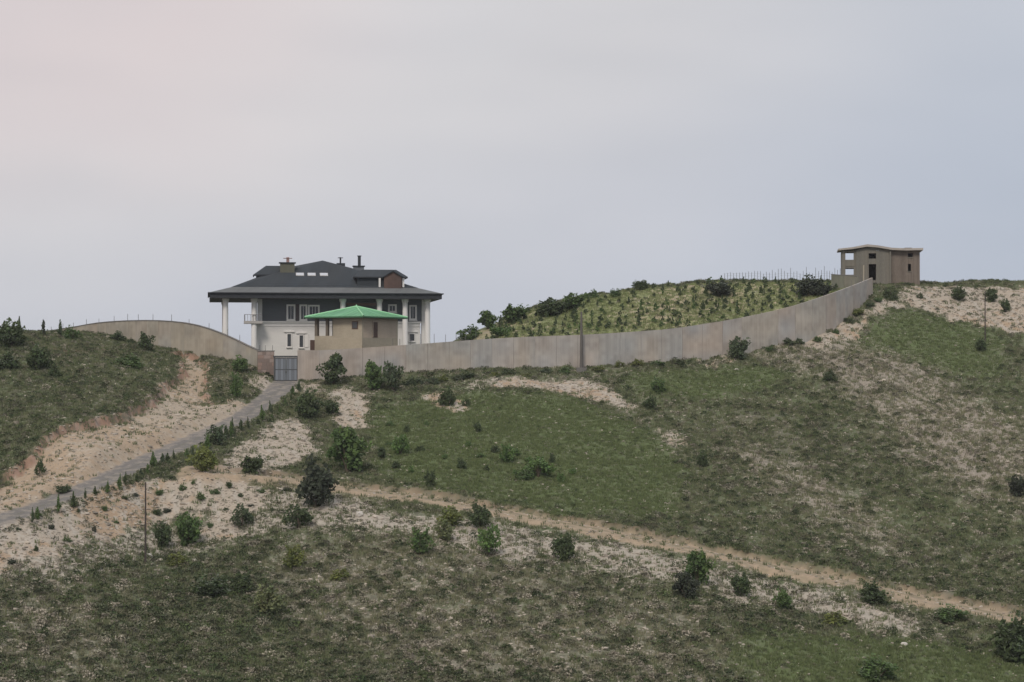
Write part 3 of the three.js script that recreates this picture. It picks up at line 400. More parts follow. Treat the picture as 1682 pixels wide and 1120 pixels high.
  // roof windows
  for (const x of [-3.75, -1.95, -0.05]) { const y = 13.2, z = lerp(mz, 0, (y - m0) / (15.55 - m0)), tilt = Math.atan2(15.55 - m0, mz), g = part('roof_window', new THREE.BoxGeometry(1.25, 0.1, 0.95), std(0.5, 0.5, 0.5, 0.4), v); g.position.set(x, y + 0.1, z + 0.02); g.rotation.x = tilt; part('pane', new THREE.BoxGeometry(1.05, 0.04, 0.75).translate(0, 0.06, 0), std(0.85, 0.86, 0.88, 0.1, { metalness: 0.9 }), g); }
  // chimneys
  const cst = stains(59, [0.12, 0.125, 0.1], 0.25), brick = std(0.3, 0.2, 0.19, 0.9);
  { const c = part('chimney', box(-6.75, -4.55, 12, 15.05, 2.3, 3.6), cst, v); part('cap', box(-6.95, -4.35, 15.05, 15.2, 2.1, 3.8), roofDark, c); part('flue', box(-5.8, -5.35, 15.2, 16.0, 2.7, 3.2), brick, c); part('flue_cap', box(-6.25, -4.9, 15.8, 15.88, 2.6, 3.3), brick, c); }
  { const c = part('chimney', box(4.85, 6.45, 12.4, 14.75, -0.6, 0.8), charcoal, v); part('cap', box(4.7, 6.6, 14.75, 14.9, -0.75, 0.95), roofDark, c); part('flue', new THREE.CylinderGeometry(0.24, 0.24, 1.5, 12).translate(5.75, 15.62, 0.1), roofDark, c); part('flue_cap', new THREE.CylinderGeometry(0.34, 0.34, 0.12, 12).translate(5.75, 16.45, 0.1), trimDark, c); }
  { const c = part('vent_pipe', new THREE.CylinderGeometry(0.13, 0.13, 1.3, 8).translate(2.8, 15.6, -0.3), trimDark, v); part('vent_cap', box(2.4, 3.2, 16.1, 16.2, -0.5, -0.1), trimDark, c); part('vent_base', box(2.2, 3.5, 14.4, 15.3, -1, 0.3), roofDark, c); }
}
// ---------------------------------------------------------------- gatehouse with the green roof
{
  const [cx, , cz] = [-23.15, 48.62, -299.00], y0 = EYE + 0.3, g = thing('gatehouse', 'small beige gatehouse with bright green pyramid roof in front of the villa', 'house', [cx, y0, cz], -0.575);
  const beige = stains(61, [0.42, 0.355, 0.265], 0.24), pinkish = stains(62, [0.43, 0.36, 0.29], 0.24), S = 5.45, W = 4.4, E = 6.85, T = 8.45, greenR = Object.assign(stains(64, [0.135, 0.36, 0.185], 0.24), { roughness: 0.5 }), greenE = std(0.05, 0.15, 0.075, 0.6), ridge = std(0.3, 0.62, 0.36, 0.45);
  part('base', box(-W, W, -1.8, 3.75, -W, W), beige, g);
  part('wall', [box(-0.95, W, 3.75, 6.62, W - 0.3, W), box(-0.95, -0.65, 3.75, 6.62, 0.2, W - 0.3), box(-W, -0.95, 3.75, 6.62, -0.1, 0.2), box(-W, -W + 0.3, 3.75, 6.62, -W, -0.1), box(-W + 0.3, W, 3.75, 6.62, -W, -W + 0.3)], beige, g);
  part('wall', box(W - 0.3, W, 3.75, 6.62, -W + 0.3, W - 0.3), pinkish, g);
  const porch = part('porch_parapet', [box(-W, -0.95, 3.75, 4.05, W - 0.22, W), box(-W, -W + 0.22, 3.75, 4.05, 0.2, W - 0.22)], beige, g);
  for (const [x, z, s] of [[-W + 0.24, W - 0.24, 0.24], [-2.15, W - 0.2, 0.2], [-W + 0.2, 1.6, 0.18]]) part('porch_post', box(x - s, x + s, 4.05, 6.62, z - s, z + s), stains(63, [0.15, 0.13, 0.105], 0.2), g);
  part('soffit', box(-S + 0.1, S - 0.1, 6.62, 6.72, -S + 0.1, S - 0.1), std(0.12, 0.1, 0.1, 0.9), g);
  const roof = part('pyramid_roof', polys([[[-S, E, S], [S, E, S], [0, T, 0]], [[S, E, S], [S, E, -S], [0, T, 0]], [[S, E, -S], [-S, E, -S], [0, T, 0]], [[-S, E, -S], [-S, E, S], [0, T, 0]], [[-S, E, -S], [S, E, -S], [S, E, S], [-S, E, S]]]), greenR, g);
  part('fascia', [box(-S - 0.04, S + 0.04, 6.66, E + 0.02, S - 0.1, S + 0.05), box(-S - 0.04, S + 0.04, 6.66, E + 0.02, -S - 0.05, -S + 0.1), box(S - 0.1, S + 0.05, 6.66, E + 0.02, -S + 0.1, S - 0.1), box(-S - 0.05, -S + 0.1, 6.66, E + 0.02, -S + 0.1, S - 0.1)], greenE, g);
  for (const [sx, sz] of [[1, 1], [1, -1], [-1, 1], [-1, -1]]) { const c = new THREE.LineCurve3(new THREE.Vector3(sx * S, E + 0.03, sz * S), new THREE.Vector3(0, T + 0.03, 0)); part('hip_cap', new THREE.TubeGeometry(c, 1, 0.13, 6), ridge, roof); }
  for (let f = 0; f < 4; f++) for (let i = -5; i <= 5; i++) { if (!i) continue; const x = i * 0.95, t = 1 - Math.abs(x) / S, c = new THREE.LineCurve3(new THREE.Vector3(x, E + 0.02, S), new THREE.Vector3(x, lerp(E, T, t) + 0.02, S * (1 - t))); const m = part('seam', new THREE.TubeGeometry(c, 1, 0.025, 4), greenR, roof); m.rotation.y = (f * Math.PI) / 2; }
  part('finial', new THREE.ConeGeometry(0.22, 0.4, 8).translate(0, T + 0.15, 0), ridge, roof);
  const w1 = part('window', box(2.55, 3.65, 5.0, 6.15, W, W + 0.06), brownWood, g); part('pane', box(2.68, 3.52, 5.13, 6.02, W + 0.06, W + 0.075), glass, w1);
  const d = part('door', box(W, W + 0.06, 3.8, 6.05, 0.7, 1.8), brownWood, g); part('door_frame', [box(W, W + 0.1, 3.8, 6.2, 1.8, 1.95), box(W, W + 0.1, 3.8, 6.2, 0.55, 0.7), box(W, W + 0.1, 6.05, 6.2, 0.7, 1.8)], pinkish, d); part('handle', box(W + 0.06, W + 0.12, 4.8, 4.95, 0.8, 0.86), trimDark, d);
}
// ---------------------------------------------------------------- unfinished building on the ridge
{
  const [cx, cy, cz] = [61.89, 58.32, -338.00], b = thing('unfinished_building', 'bare two storey concrete building with open balconies at the end of the wall', 'building', [cx, cy - 0.1, cz], -0.13);
  const con = stains(71, [0.195, 0.178, 0.148], 0.4), con2 = stains(72, [0.178, 0.16, 0.145], 0.42), slabM = stains(73, [0.4, 0.37, 0.34], 0.14);
  part('wall', [box(-4.05, -1.95, -1.5, 5.98, -3.5, 2.8), box(-0.75, 1.7, -1.5, 5.95, -3.5, 2.8), box(-1.95, -0.75, 3.7, 4.6, -3.5, 2.8), box(-1.95, -0.75, -1.5, 1.0, -3.5, 2.8), box(-1.95, -0.75, 5.5, 5.97, -3.5, 2.8), box(-1.95, -0.75, 1.0, 5.5, -3.5, -3.2)], con, b);
  part('side_wing', [box(1.7, 4.5, -2, 5.86, 2.1, 2.4), box(5.3, 6.45, -2, 5.86, 2.1, 2.4), box(4.5, 5.3, 5.5, 5.86, 2.1, 2.4), box(4.5, 5.3, 3.7, 4.85, 2.1, 2.4), box(4.5, 5.3, -2, 2.5, 2.1, 2.4), box(5.0, 5.3, 2.5, 3.7, 2.1, 2.4), box(6.15, 6.45, -2, 5.86, -3.1, 2.1), box(1.7, 6.45, -2, 5.86, -3.4, -3.1), box(1.72, 6.15, 2.3, 2.5, -3.1, 2.1)], con2, b);
  part('corner_pier', box(1.45, 1.72, -1.5, 5.9, 2.8, 3.0), con, b); part('corner_pier', box(-2.9, -2.7, -0.5, 3.5, 2.8, 2.95), stains(74, [0.4, 0.36, 0.29], 0.2), b);
  part('window_sill', box(4.35, 5.45, 4.7, 4.84, 2.4, 2.5), con, b); part('window_sill', box(4.4, 5.1, 2.36, 2.49, 2.4, 2.5), con, b);
  // open balcony bay
  const bay = part('balcony_frame', [box(-6.45, -5.8, -1.5, 5.95, 2.1, 2.75), box(-6.45, -6.1, -1.5, 5.95, -0.9, -0.5), box(-6.4, -4.06, 3.05, 3.32, -0.8, 2.6), box(-6.4, -4.06, 5.72, 5.97, -0.8, 2.6)], con, b);
  part('parapet', [box(-6.42, -4.06, 3.32, 4.45, 2.5, 2.7), box(-6.38, -6.2, 3.32, 4.3, -0.5, 2.1)], con, bay); part('parapet', [box(-6.42, -4.06, -1.2, 1.95, 2.5, 2.7), box(-6.38, -6.2, -1.2, 1.8, -0.5, 2.1)], con, bay);
  part('mullion', box(-4.45, -4.07, 1.95, 5.72, 2.4, 2.65), con, bay);
  // wavy roof: low gable over the main block, flat slab over the wing
  const prof = [[-7.0, 6.0], [-4.6, 6.2], [-2.2, 6.6], [-0.4, 6.42], [1.9, 6.0], [4.2, 5.9], [6.95, 5.95], [6.95, 6.3], [4.2, 6.26], [1.9, 6.36], [-0.4, 6.78], [-2.2, 6.98], [-4.6, 6.52], [-7.0, 6.28]];
  const sh = new THREE.Shape(prof.map((p) => new THREE.Vector2(...p))); part('roof_slab', new THREE.ExtrudeGeometry(sh, { depth: 7.4, bevelEnabled: false }).translate(0, 0, -4), slabM, b);
  part('roof_curb', box(4.1, 5.3, 6.28, 6.52, -1, 0.5), con2, b);
  part('gable_infill', polys([[[-4.05, 5.98, 2.79], [1.7, 5.95, 2.79], [-0.4, 6.45, 2.79], [-2.2, 6.63, 2.79]]]), con, b);
}
{
  const [x0, yt, z0] = [52.37, 59.86, -329.00], [x1, y1, z1] = [55.97, 59.38, -325.00], a = new THREE.Vector3(x0, yt, z0), c = new THREE.Vector3(x1, y1, z1), t = thing('retaining_wall', 'short grey green concrete wall below the open balconies', 'wall');
  for (let i = 0; i < 2; i++) { const p = a.clone().lerp(c, (i + 0.006) / 2), q = a.clone().lerp(c, (i + 0.994) / 2); part('wall_panel', slab(p, q, H(p.x, p.z) - 3, H(q.x, q.z) - 3, 0.15), i ? stains(81, [0.2, 0.2, 0.165], 0.25) : stains(82, [0.17, 0.18, 0.145], 0.25), t); }
  part('coping', slab(a, c, a.y, c.y, 0.2, 0.003, 0.1), copingMat, t);
}

// ---------------------------------------------------------------- ground cover nobody could count
function shards(seed, n, size, r, h, up = 0.5) {                     // a cushion of small leaf faces
  const rr = rng(seed), pos = [], v = new THREE.Vector3(), a = new THREE.Vector3(), b = new THREE.Vector3();
  for (let i = 0; i < n; i++) {
    const th = rr() * 6.2832, el = Math.acos(rr()), k = 0.72 + 0.34 * rr();
    v.set(Math.sin(el) * Math.cos(th) * r * k, Math.cos(el) * h * k, Math.sin(el) * Math.sin(th) * r * k);
    a.set(rr() - 0.5, rr() - 0.5 + up * 0.4, rr() - 0.5).normalize().multiplyScalar(size * (0.7 + 0.6 * rr())); b.set(rr() - 0.5, rr() * up, rr() - 0.5).normalize().multiplyScalar(size * (0.5 + 0.5 * rr()));
    pos.push(v.x - a.x / 2, v.y - a.y / 2, v.z - a.z / 2, v.x + a.x / 2, v.y + a.y / 2, v.z + a.z / 2, v.x + b.x, v.y + b.y, v.z + b.z);
  }
  const g = new THREE.BufferGeometry(); g.setAttribute('position', new THREE.Float32BufferAttribute(pos, 3)); g.computeVertexNormals(); return g;
}
function blades(seed, n, spread, h, w) {
  const rr = rng(seed), pos = [];
  for (let i = 0; i < n; i++) { const th = rr() * 6.2832, d = spread * Math.sqrt(rr()), x = Math.cos(th) * d, z = Math.sin(th) * d, t2 = rr() * 6.2832, l = 0.25 + 0.5 * rr(), hh = h * (0.6 + 0.5 * rr()); pos.push(x - Math.cos(t2) * w, -0.05, z - Math.sin(t2) * w, x + Math.cos(t2) * w, -0.05, z + Math.sin(t2) * w, x + Math.cos(th) * l * hh * 0.6, hh, z + Math.sin(th) * l * hh * 0.6); }
  const g = new THREE.BufferGeometry(); g.setAttribute('position', new THREE.Float32BufferAttribute(pos, 3)); g.computeVertexNormals(); return g;
}
function rockGeo(seed) {
  const g = new THREE.IcosahedronGeometry(0.5, 0), p = g.attributes.position, rr = rng(seed), off = new Map();
  for (let i = 0; i < p.count; i++) { const k = [p.getX(i), p.getY(i), p.getZ(i)].map((q) => q.toFixed(3)).join(); if (!off.has(k)) off.set(k, 0.65 + 0.6 * rr()); const s = off.get(k); p.setXYZ(i, p.getX(i) * s * 1.15, p.getY(i) * s * 0.7, p.getZ(i) * s); }
  g.deleteAttribute('uv'); g.computeVertexNormals(); return g;
}
const piles = {};
function drop(kind, x, y, z, sx, sy, turn, r, g, b) { (piles[kind] ??= []).push([x, y, z, sx, sy, turn, r, g, b]); }
{
  const R = rng(2024), greens = [[0.064, 0.096, 0.042], [0.105, 0.142, 0.058], [0.108, 0.128, 0.076], [0.185, 0.18, 0.12]], pick = (a) => a[Math.floor(R() * a.length)];
  for (let n = 0; n < 900000; n++) {
    const d = 155 + 195 * Math.pow(R(), 0.9), x = (R() * 2 - 1) * (0.262 * d + 7), z = -d, t = R(), u = R(), v = R(), w = R();
    const rp = R();
    if (d > 300 && x < -2 && x > -48 && d < 345) continue;                             // villa yard
    const c = cover(x, z); if (c.road > 0.15) continue;
    const orchard = c.orchard > 0.35, bare = clamp(c.soil * 1.6 - 0.3 + (c.rubble > 0.3 ? 0.15 : 0));
    const clump = fbm(x * 0.24, z * 0.24, 3), big = fbm(x * 0.05 + 30, z * 0.05, 2), st = streak(x, z), near = smooth(235, 180, d);
    const edge = c.rd < ROAD_HALF + 1.6 && c.rs > 0 ? 1 : 0;
    if (t < 0.42) {                                                                        // dwarf scrub
      let p = 0.33 + clump * 0.75 + big * 0.3 + near * 0.2;
      p *= 1 - 0.86 * bare; p *= 1 - 0.8 * c.meadow; p *= 1 - c.track * 0.97; if (orchard) p *= 0.12; p *= 1 - 0.85 * c.rubble;
      p -= 0.5 * c.pink * smooth(0.0, 0.35, st + 0.15);
      if (c.soil > 0.5) p = Math.max(p, 0.022 + 0.07 * smooth(0.2, 0.5, clump));
      if (c.bank > 0.4) p *= 0.4; if (edge) p = 0.4; if (c.td < 5.2 && c.ts > 0 && c.rd > 6) p *= 0.12; if (c.td > 3.3 && c.td < 4.2 && c.ts < 0 && c.rd > 8) p = 0.6; if (c.cut > 0.3) p *= 0.25;
      if (c.soil > 0.5 && x > 60 && d > 300) { const h = H(x, z, false) / 1.15; if (h - Math.floor(h) < 0.2) p = Math.max(p, 0.4); }
      if (u > p) continue;
      const s = (0.26 + 0.6 * v * v * v + 0.08 * near) * (c.soil > 0.5 ? 0.75 : 1) * (c.meadow > 0.5 ? 0.6 : 1) * (edge ? 0.85 : 1), k = pick(greens), f = (0.55 + 0.85 * w) * (orchard ? 1.25 : 1);
      const fine = noise((x * 0.86 - z * 0.5) * 1.15 + 50, (x * 0.5 + z * 0.86) * 0.4), dry = clamp(0.5 + (fine * 1.6 + c.pink * (d < 208 ? 0.5 : 0.75) + c.rubble * 0.5 - 0.75 * c.meadow - 0.72 + (w - 0.5) * 0.6) * 1.3) * (orchard ? 0.3 : 1), dk = lerp(0.8, 1, dry);  // dry tone; the pale and dark contrast also paints lit tops and shaded gaps
      drop(rp < 0.5 ? 'scrubA' : 'scrubB', x, H(x, z) - 0.06, z, s * 1.25, s * (0.65 + 0.5 * v), w * 6.28, lerp(k[0], 0.34, dry * 0.9) * f * dk, lerp(k[1], 0.305, dry * 0.9) * f * dk, lerp(k[2], 0.255, dry * 0.9) * f * dk);
    } else if (t < 0.8) {                                                                  // grass tufts
      let p = 0.5 + 0.4 * c.meadow + clump * 0.5 + (orchard ? -0.1 : 0); p *= 1 - 0.93 * bare; p *= 1 - 0.92 * c.track; p *= 1 - 0.75 * c.rubble; p *= 1 - 0.5 * c.pink * smooth(-0.15, 0.3, st);
      if (u > p) continue;
      const s = 0.55 + 0.7 * v, dryness = clamp(0.1 + c.pink * 0.35 + st * 0.5 + (w - 0.5) * 0.7 + c.olive * 0.4), k = orchard ? [0.185, 0.225, 0.09] : c.meadow > 0.4 ? [0.115, 0.152, 0.06] : [0.125, 0.152, 0.074], dr = [0.27, 0.245, 0.17];
      const q = c.meadow > 0.4 ? dryness * 0.35 : dryness, f = 0.8 + 0.4 * rp;
      drop('grass', x, H(x, z), z, s, s * (c.meadow > 0.4 ? 0.7 : 1), w * 6.28, lerp(k[0], dr[0], q) * f, lerp(k[1], dr[1], q) * f, lerp(k[2], dr[2], q) * f);
    } else {                                                                               // stones
      let p = 0.3 + 0.8 * c.rubble + 0.5 * bare + 0.5 * c.pink * smooth(-0.1, 0.4, st) + 0.15 * smooth(0.2, 0.5, st); p *= 1 - 0.75 * c.meadow; p *= 1 - 0.5 * c.track; if (orchard) p *= 0.4; if (c.bank > 0.5) p *= 0.45;
      if (u > p) continue;
      const s = 0.1 + 0.22 * v * v + (rp > 0.985 && (c.rubble > 0.3 || c.soil > 0.5 || c.pink > 0.5) ? 0.3 : 0), f = 0.6 + 0.75 * w;
      drop(rp < 0.5 ? 'stoneA' : 'stoneB', x, H(x, z) + s * 0.05, z, s * 1.3, s, w * 37, 0.375 * f, 0.335 * f, 0.285 * f);
    }
  }
}
{
  const kinds = { scrubA: [shards(1, 64, 0.19, 0.5, 0.62), 'dwarf_scrub', 'low grey green dwarf scrub cushions covering the slope', 'scrub'], scrubB: [shards(2, 54, 0.21, 0.52, 0.55), 'thorny_scrub', 'dark low thorny scrub scattered between the stones', 'scrub'], grass: [blades(3, 10, 0.24, 0.34, 0.05), 'grass', 'short dry and green grass tufts growing over the hillside', 'grass'], stoneA: [rockGeo(4), 'stones', 'loose pale limestone stones scattered on the bare soil', 'stones'], stoneB: [rockGeo(9), 'rubble', 'angular pale rubble strewn over the banks and slopes', 'rubble'] };
  const m4 = new THREE.Matrix4(), q = new THREE.Quaternion(), e = new THREE.Euler(), cc = new THREE.Color(), R = rng(4);
  for (const [key, [geo, name, label, category]] of Object.entries(kinds)) {
    const list = piles[key], mat = new THREE.MeshStandardMaterial({ roughness: 1, side: THREE.DoubleSide }), im = new THREE.InstancedMesh(geo, mat, list.length);
    list.forEach(([x, y, z, sx, sy, turn, r, g, b], i) => { e.set((R() - 0.5) * 0.3, turn, (R() - 0.5) * 0.3); m4.compose(new THREE.Vector3(x, y, z), q.setFromEuler(e), new THREE.Vector3(sx, sy, sx)); im.setMatrixAt(i, m4); im.setColorAt(i, cc.setRGB(r, g, b)); });
    im.name = name; im.castShadow = im.receiveShadow = true; scene.add(im); tag(im, label, category, null, 'stuff');
  }
  console.log(Object.entries(piles).map(([k, v]) => k + ' ' + v.length).join(', '));
}

// ---------------------------------------------------------------- shrubs and trees
function leafMat(r, g, b) { return new THREE.MeshPhysicalMaterial({ color: new THREE.Color().setRGB(r, g, b), vertexColors: true, roughness: 0.95, transmission: 0.3, thickness: 0, side: THREE.DoubleSide }); }
const LEAF = { dark: leafMat(0.058, 0.096, 0.036), mid: leafMat(0.08, 0.15, 0.042), bright: leafMat(0.1, 0.19, 0.052), yellow: leafMat(0.14, 0.18, 0.045), pale: leafMat(0.16, 0.2, 0.09), deep: leafMat(0.04, 0.058, 0.035), blue: leafMat(0.076, 0.12, 0.062) };
const BARK = stains(91, [0.1, 0.082, 0.065], 0.3);
// foliage: leaf faces in clumps through a crown one unit wide and one unit high
function foliage(seed, leaves, size, clumps, shape) {
  const r = rng(seed), pos = [], col = [], nor = [], C = [];
  for (let i = 0; i < clumps; i++) { let p; do { p = [r() * 2 - 1, r() * 2 - 1, r() * 2 - 1]; } while (p[0] ** 2 + p[1] ** 2 + p[2] ** 2 > 1 || (r() > 0.35 && p[0] ** 2 + p[1] ** 2 + p[2] ** 2 < 0.25)); C.push([p[0], p[1], p[2], 0.26 + 0.2 * r(), 0.8 + 0.4 * r(), r()]); }
  const a = new THREE.Vector3(), b = new THREE.Vector3(), n = new THREE.Vector3();
  for (let i = 0; i < leaves; i++) {
    const c = C[Math.floor(r() * clumps)], th = r() * 6.2832, ph = Math.acos(2 * r() - 1), k = c[3] * (0.55 + 0.5 * r());
    const u = [c[0] * 0.85 + k * Math.sin(ph) * Math.cos(th), c[1] * 0.8 + k * Math.cos(ph) * 0.8, c[2] * 0.85 + k * Math.sin(ph) * Math.sin(th)], q = shape(u);
    if (!q) continue;
    { const lobe = 0.8 + 0.42 * noise(Math.atan2(u[2], u[0]) * 0.9 + seed * 3.7, u[1] * 1.3 + seed); q[0] *= lobe; q[2] *= lobe; q[1] *= 0.9 + 0.3 * noise(u[0] * 1.4 + seed * 1.9, u[2] * 1.4); }
    a.set(r() - 0.5, r() - 0.5, r() - 0.5).normalize(); b.set(r() - 0.5, r() - 0.5, r() - 0.5); b.addScaledVector(a, -b.dot(a)).normalize(); const s = size * (0.6 + 0.8 * r()), s2 = s * (0.45 + 0.3 * r());
    a.multiplyScalar(s); b.multiplyScalar(s2); n.crossVectors(b, a).normalize();
    const P = [[q[0] - a.x, q[1] - a.y, q[2] - a.z], [q[0] + b.x, q[1] + b.y, q[2] + b.z], [q[0] + a.x, q[1] + a.y, q[2] + a.z], [q[0] - b.x, q[1] - b.y, q[2] - b.z]];
    const t = c[4] * (0.75 + 0.5 * r()), hue = c[5] * 0.3;
    for (const f of [0, 1, 2, 0, 2, 3]) { pos.push(...P[f]); nor.push(n.x, n.y, n.z); col.push(t * (1 + hue * 0.5), t, t * (1 - hue * 0.4)); }
  }
  const g = new THREE.BufferGeometry(); g.setAttribute('position', new THREE.Float32BufferAttribute(pos, 3)); g.setAttribute('normal', new THREE.Float32BufferAttribute(nor, 3)); g.setAttribute('color', new THREE.Float32BufferAttribute(col, 3)); return g;
}
const roundCrown = (u) => [u[0] * 0.5, Math.max(0.02, 0.52 + u[1] * 0.5), u[2] * 0.5], spire = (u) => { const y = (u[1] + 1) / 2; if (y < 0 || y > 1.02) return null; const w = 0.52 * Math.pow(Math.max(0.03, 1 - y), 0.7); return [u[0] * w, y, u[2] * w]; }, low = (u) => [u[0] * 0.52, Math.max(0.02, 0.36 + u[1] * 0.55), u[2] * 0.52];
const CROWN = { round: [1, 2, 3, 4].map((s) => foliage(100 + s, 1700, 0.048, 34, roundCrown)), low: [1, 2, 3].map((s) => foliage(200 + s, 1300, 0.048, 30, low)), spire: [1, 2, 3].map((s) => foliage(300 + s, 420, 0.07, 30, spire)), mini: [1, 2, 3, 4].map((s) => foliage(400 + s, 110, 0.1, 9, s % 2 ? roundCrown : spire)), open: [1, 2].map((s) => foliage(500 + s, 900, 0.05, 26, roundCrown)) };
function stems(seed, spread) {
  const r = rng(seed), out = [];
  for (let i = 0; i < 5; i++) { const th = r() * 6.28, k = i ? spread * (0.4 + 0.6 * r()) : 0.02, h = i ? 0.45 + 0.25 * r() : 0.75; const c = new THREE.CatmullRomCurve3([new THREE.Vector3(0, -0.12, 0), new THREE.Vector3(Math.cos(th) * k * 0.3, h * 0.4, Math.sin(th) * k * 0.3), new THREE.Vector3(Math.cos(th) * k, h, Math.sin(th) * k)]);
    const t = new THREE.TubeGeometry(c, 5, 1, 5), p = t.attributes.position, cnt = 6; for (let q = 0; q < p.count; q++) { const ring = Math.floor(q / cnt), f = ring / 5, o = c.getPointAt(Math.min(1, f)), rad = lerp(i ? 0.022 : 0.04, 0.006, f); p.setXYZ(q, o.x + (p.getX(q) - o.x) * rad, o.y + (p.getY(q) - o.y) * rad, o.z + (p.getZ(q) - o.z) * rad); } out.push(t); }
  return mergeGeometries(out.map((g) => g.toNonIndexed()));
}
const STEM = [stems(1, 0.3), stems(2, 0.34), stems(3, 0.12)];
let plantSeed = 1;
function plant(name, label, category, [x, z, w, h], form, tone, group, parts = true) {
  const r = rng(plantSeed++ * 31), list = CROWN[form], g = list[Math.floor(r() * list.length)], y = H(x, z);
  if (!parts) { const m = new THREE.Mesh(g, LEAF[tone]); m.name = numbered(name); m.castShadow = m.receiveShadow = true; m.position.set(x, y - 0.06, z); m.rotation.y = r() * 6.28; m.scale.set(w, h, w); scene.add(m); return tag(m, label, category, group); }
  const o = thing(name, label, category, [x, y - 0.12, z], r() * 6.28, group); o.scale.set(w * (0.92 + 0.16 * r()), h, w * (0.85 + 0.3 * r())); o.rotation.z = (r() - 0.5) * 0.14;
  part('crown', g, LEAF[tone], o); part('trunk', STEM[form === 'spire' ? 2 : Math.floor(r() * 2)], BARK, o);
  return o;
}
const bush = (label, [x, z, w, h], form, tone, group, v = [x, z, w * (form === 'spire' ? 1 : 1.16), h * 1.1]) => plant(form === 'spire' ? 'conifer' : 'shrub', label, form === 'spire' ? 'tree' : 'shrub', v, form, tone, group);
bush('dark rounded shrub standing just beside the gate against the concrete wall', [-25.19, -283.78, 4.30, 4.30], 'round', 'dark');
bush('green shrub second from the gate below the gatehouse wall', [-19.45, -280.31, 3.57, 3.91], 'round', 'mid');
bush('greyish taller shrub third from the gate against the wall', [-16.62, -279.90, 3.22, 4.07], 'open', 'blue');
bush('dark shrub on the bank below the gate beside the bare earth mound', [-26.71, -264.01, 3.68, 3.84], 'round', 'dark');
bush('small dark shrub between the two bare mounds below the gate', [-23.93, -266.94, 2.18, 2.35], 'round', 'dark');
bush('large fresh green bush on the slope above the dirt track', [-19.04, -233.77, 4.82, 5.10], 'round', 'mid');
bush('biggest near black bush standing on the edge of the dirt track', [-21.15, -216.32, 4.33, 5.24], 'round', 'deep');
bush('yellow topped round bush beside the start of the dirt track', [-34.00, -221.89, 3.09, 2.96], 'round', 'yellow');
bush('compact dark bush on pale soil right of the yellow topped bush', [-29.21, -226.96, 2.61, 2.48], 'round', 'dark');
bush('dark shrub in the small bare patch at the top of the meadow', [-8.65, -272.08, 2.23, 2.64], 'round', 'dark');
bush('tiny dark shrub beside the bare patch at the top of the meadow', [-6.16, -271.31, 1.32, 1.15], 'low', 'dark');
bush('tall green bush below the road near the thin utility pole', [-33.36, -207.58, 3.02, 3.65], 'round', 'mid');
bush('dark bush right beside the thin utility pole below the road', [-35.69, -205.76, 2.12, 2.87], 'round', 'dark');
bush('grey green bush right of the round bare patch below the road', [-28.32, -211.19, 2.56, 2.43], 'open', 'blue');
bush('dark low scrub bush below the biggest black bush', [-22.33, -210.18, 2.80, 2.55], 'open', 'dark');
bush('dark bush at the lower edge of the dirt track beside a yellowish one', [-3.47, -212.28, 2.44, 2.70], 'round', 'dark');
bush('yellowish bush at the lower edge of the dirt track', [-6.37, -212.45, 2.70, 2.19], 'low', 'yellow');
bush('mid green upright bush on pale rubble below the dirt track', [-2.39, -202.54, 2.58, 3.19], 'open', 'bright');
bush('loose green bush on the rubble below the yellowish one', [-9.22, -201.75, 2.45, 2.81], 'open', 'mid');
bush('pale green low bush between the two bushes on the rubble', [-7.06, -206.30, 2.50, 2.25], 'open', 'pale');
bush('tall dark bush alone on the rubble in the middle of the slope', [5.20, -204.53, 2.48, 3.10], 'round', 'dark');
bush('leafy green bush above a black bush on the lower bank', [18.40, -199.40, 3.02, 3.38], 'round', 'mid');
bush('black round bush touching the leafy green bush on the lower bank', [16.86, -194.79, 2.60, 2.60], 'round', 'deep');
bush('upright dark bush next after the pair on the lower bank', [22.44, -197.79, 2.04, 2.52], 'round', 'dark');
bush('small round bush between two dark bushes on the lower bank', [26.28, -195.16, 1.77, 1.95], 'round', 'mid');
bush('squat dark bush closest to the dirt track on the lower bank', [35.50, -198.52, 2.77, 2.29], 'round', 'dark');
bush('black bush at the right edge of the picture on the pinkish slope', [60.29, -239.33, 2.61, 2.76], 'round', 'deep');
bush('large dark bush in the lower right corner of the picture', [46.88, -187.42, 4.20, 4.54], 'round', 'dark');
bush('grey green bush against the concrete wall below the planted hill', [33.05, -293.19, 3.02, 3.55], 'round', 'blue');
bush('upper small green shrub below the wall beside the bare ridge', [20.11, -277.74, 2.02, 2.19], 'low', 'mid');
bush('lower small dark shrub at the foot of the bare ridge', [18.62, -270.83, 1.97, 1.97], 'round', 'dark');
bush('lone dark shrub in the middle of the grassy slope', [23.40, -247.63, 1.65, 2.10], 'round', 'dark');
bush('dark shrub high on the grey slope below the wall', [44.96, -284.82, 2.24, 1.90], 'low', 'dark');
bush('dark shrub beside the farthest utility pole under the terraces', [69.88, -299.49, 1.82, 2.18], 'round', 'dark');
bush('two lobed shrub in front of the arched wall', [-54.16, -297.39, 2.70, 3.06], 'open', 'dark');
bush('small square dark shrub at the foot of the arched wall', [-48.64, -314.12, 1.90, 1.90], 'round', 'deep');
bush('low dark shrub at the top of the arched wall slope', [-60.52, -307.72, 2.42, 1.68], 'low', 'dark');
bush('small brown shrub between two shrubs before the arched wall', [-58.21, -307.33, 1.30, 0.93], 'low', 'dark');
bush('upper leafy green shrub on the bank beside the gate', [-39.00, -287.98, 2.62, 2.44], 'round', 'mid');
bush('lower loose green shrub on the bank beside the gate', [-37.02, -269.17, 2.28, 3.43], 'open', 'mid');
bush('dark conifer clump at the left edge on the hilltop', [-69.65, -279.27, 3.72, 3.89], 'round', 'dark');
bush('pointed dark conifer beside the hilltop clump at the left edge', [-69.68, -284.23, 1.21, 3.62], 'spire', 'dark');
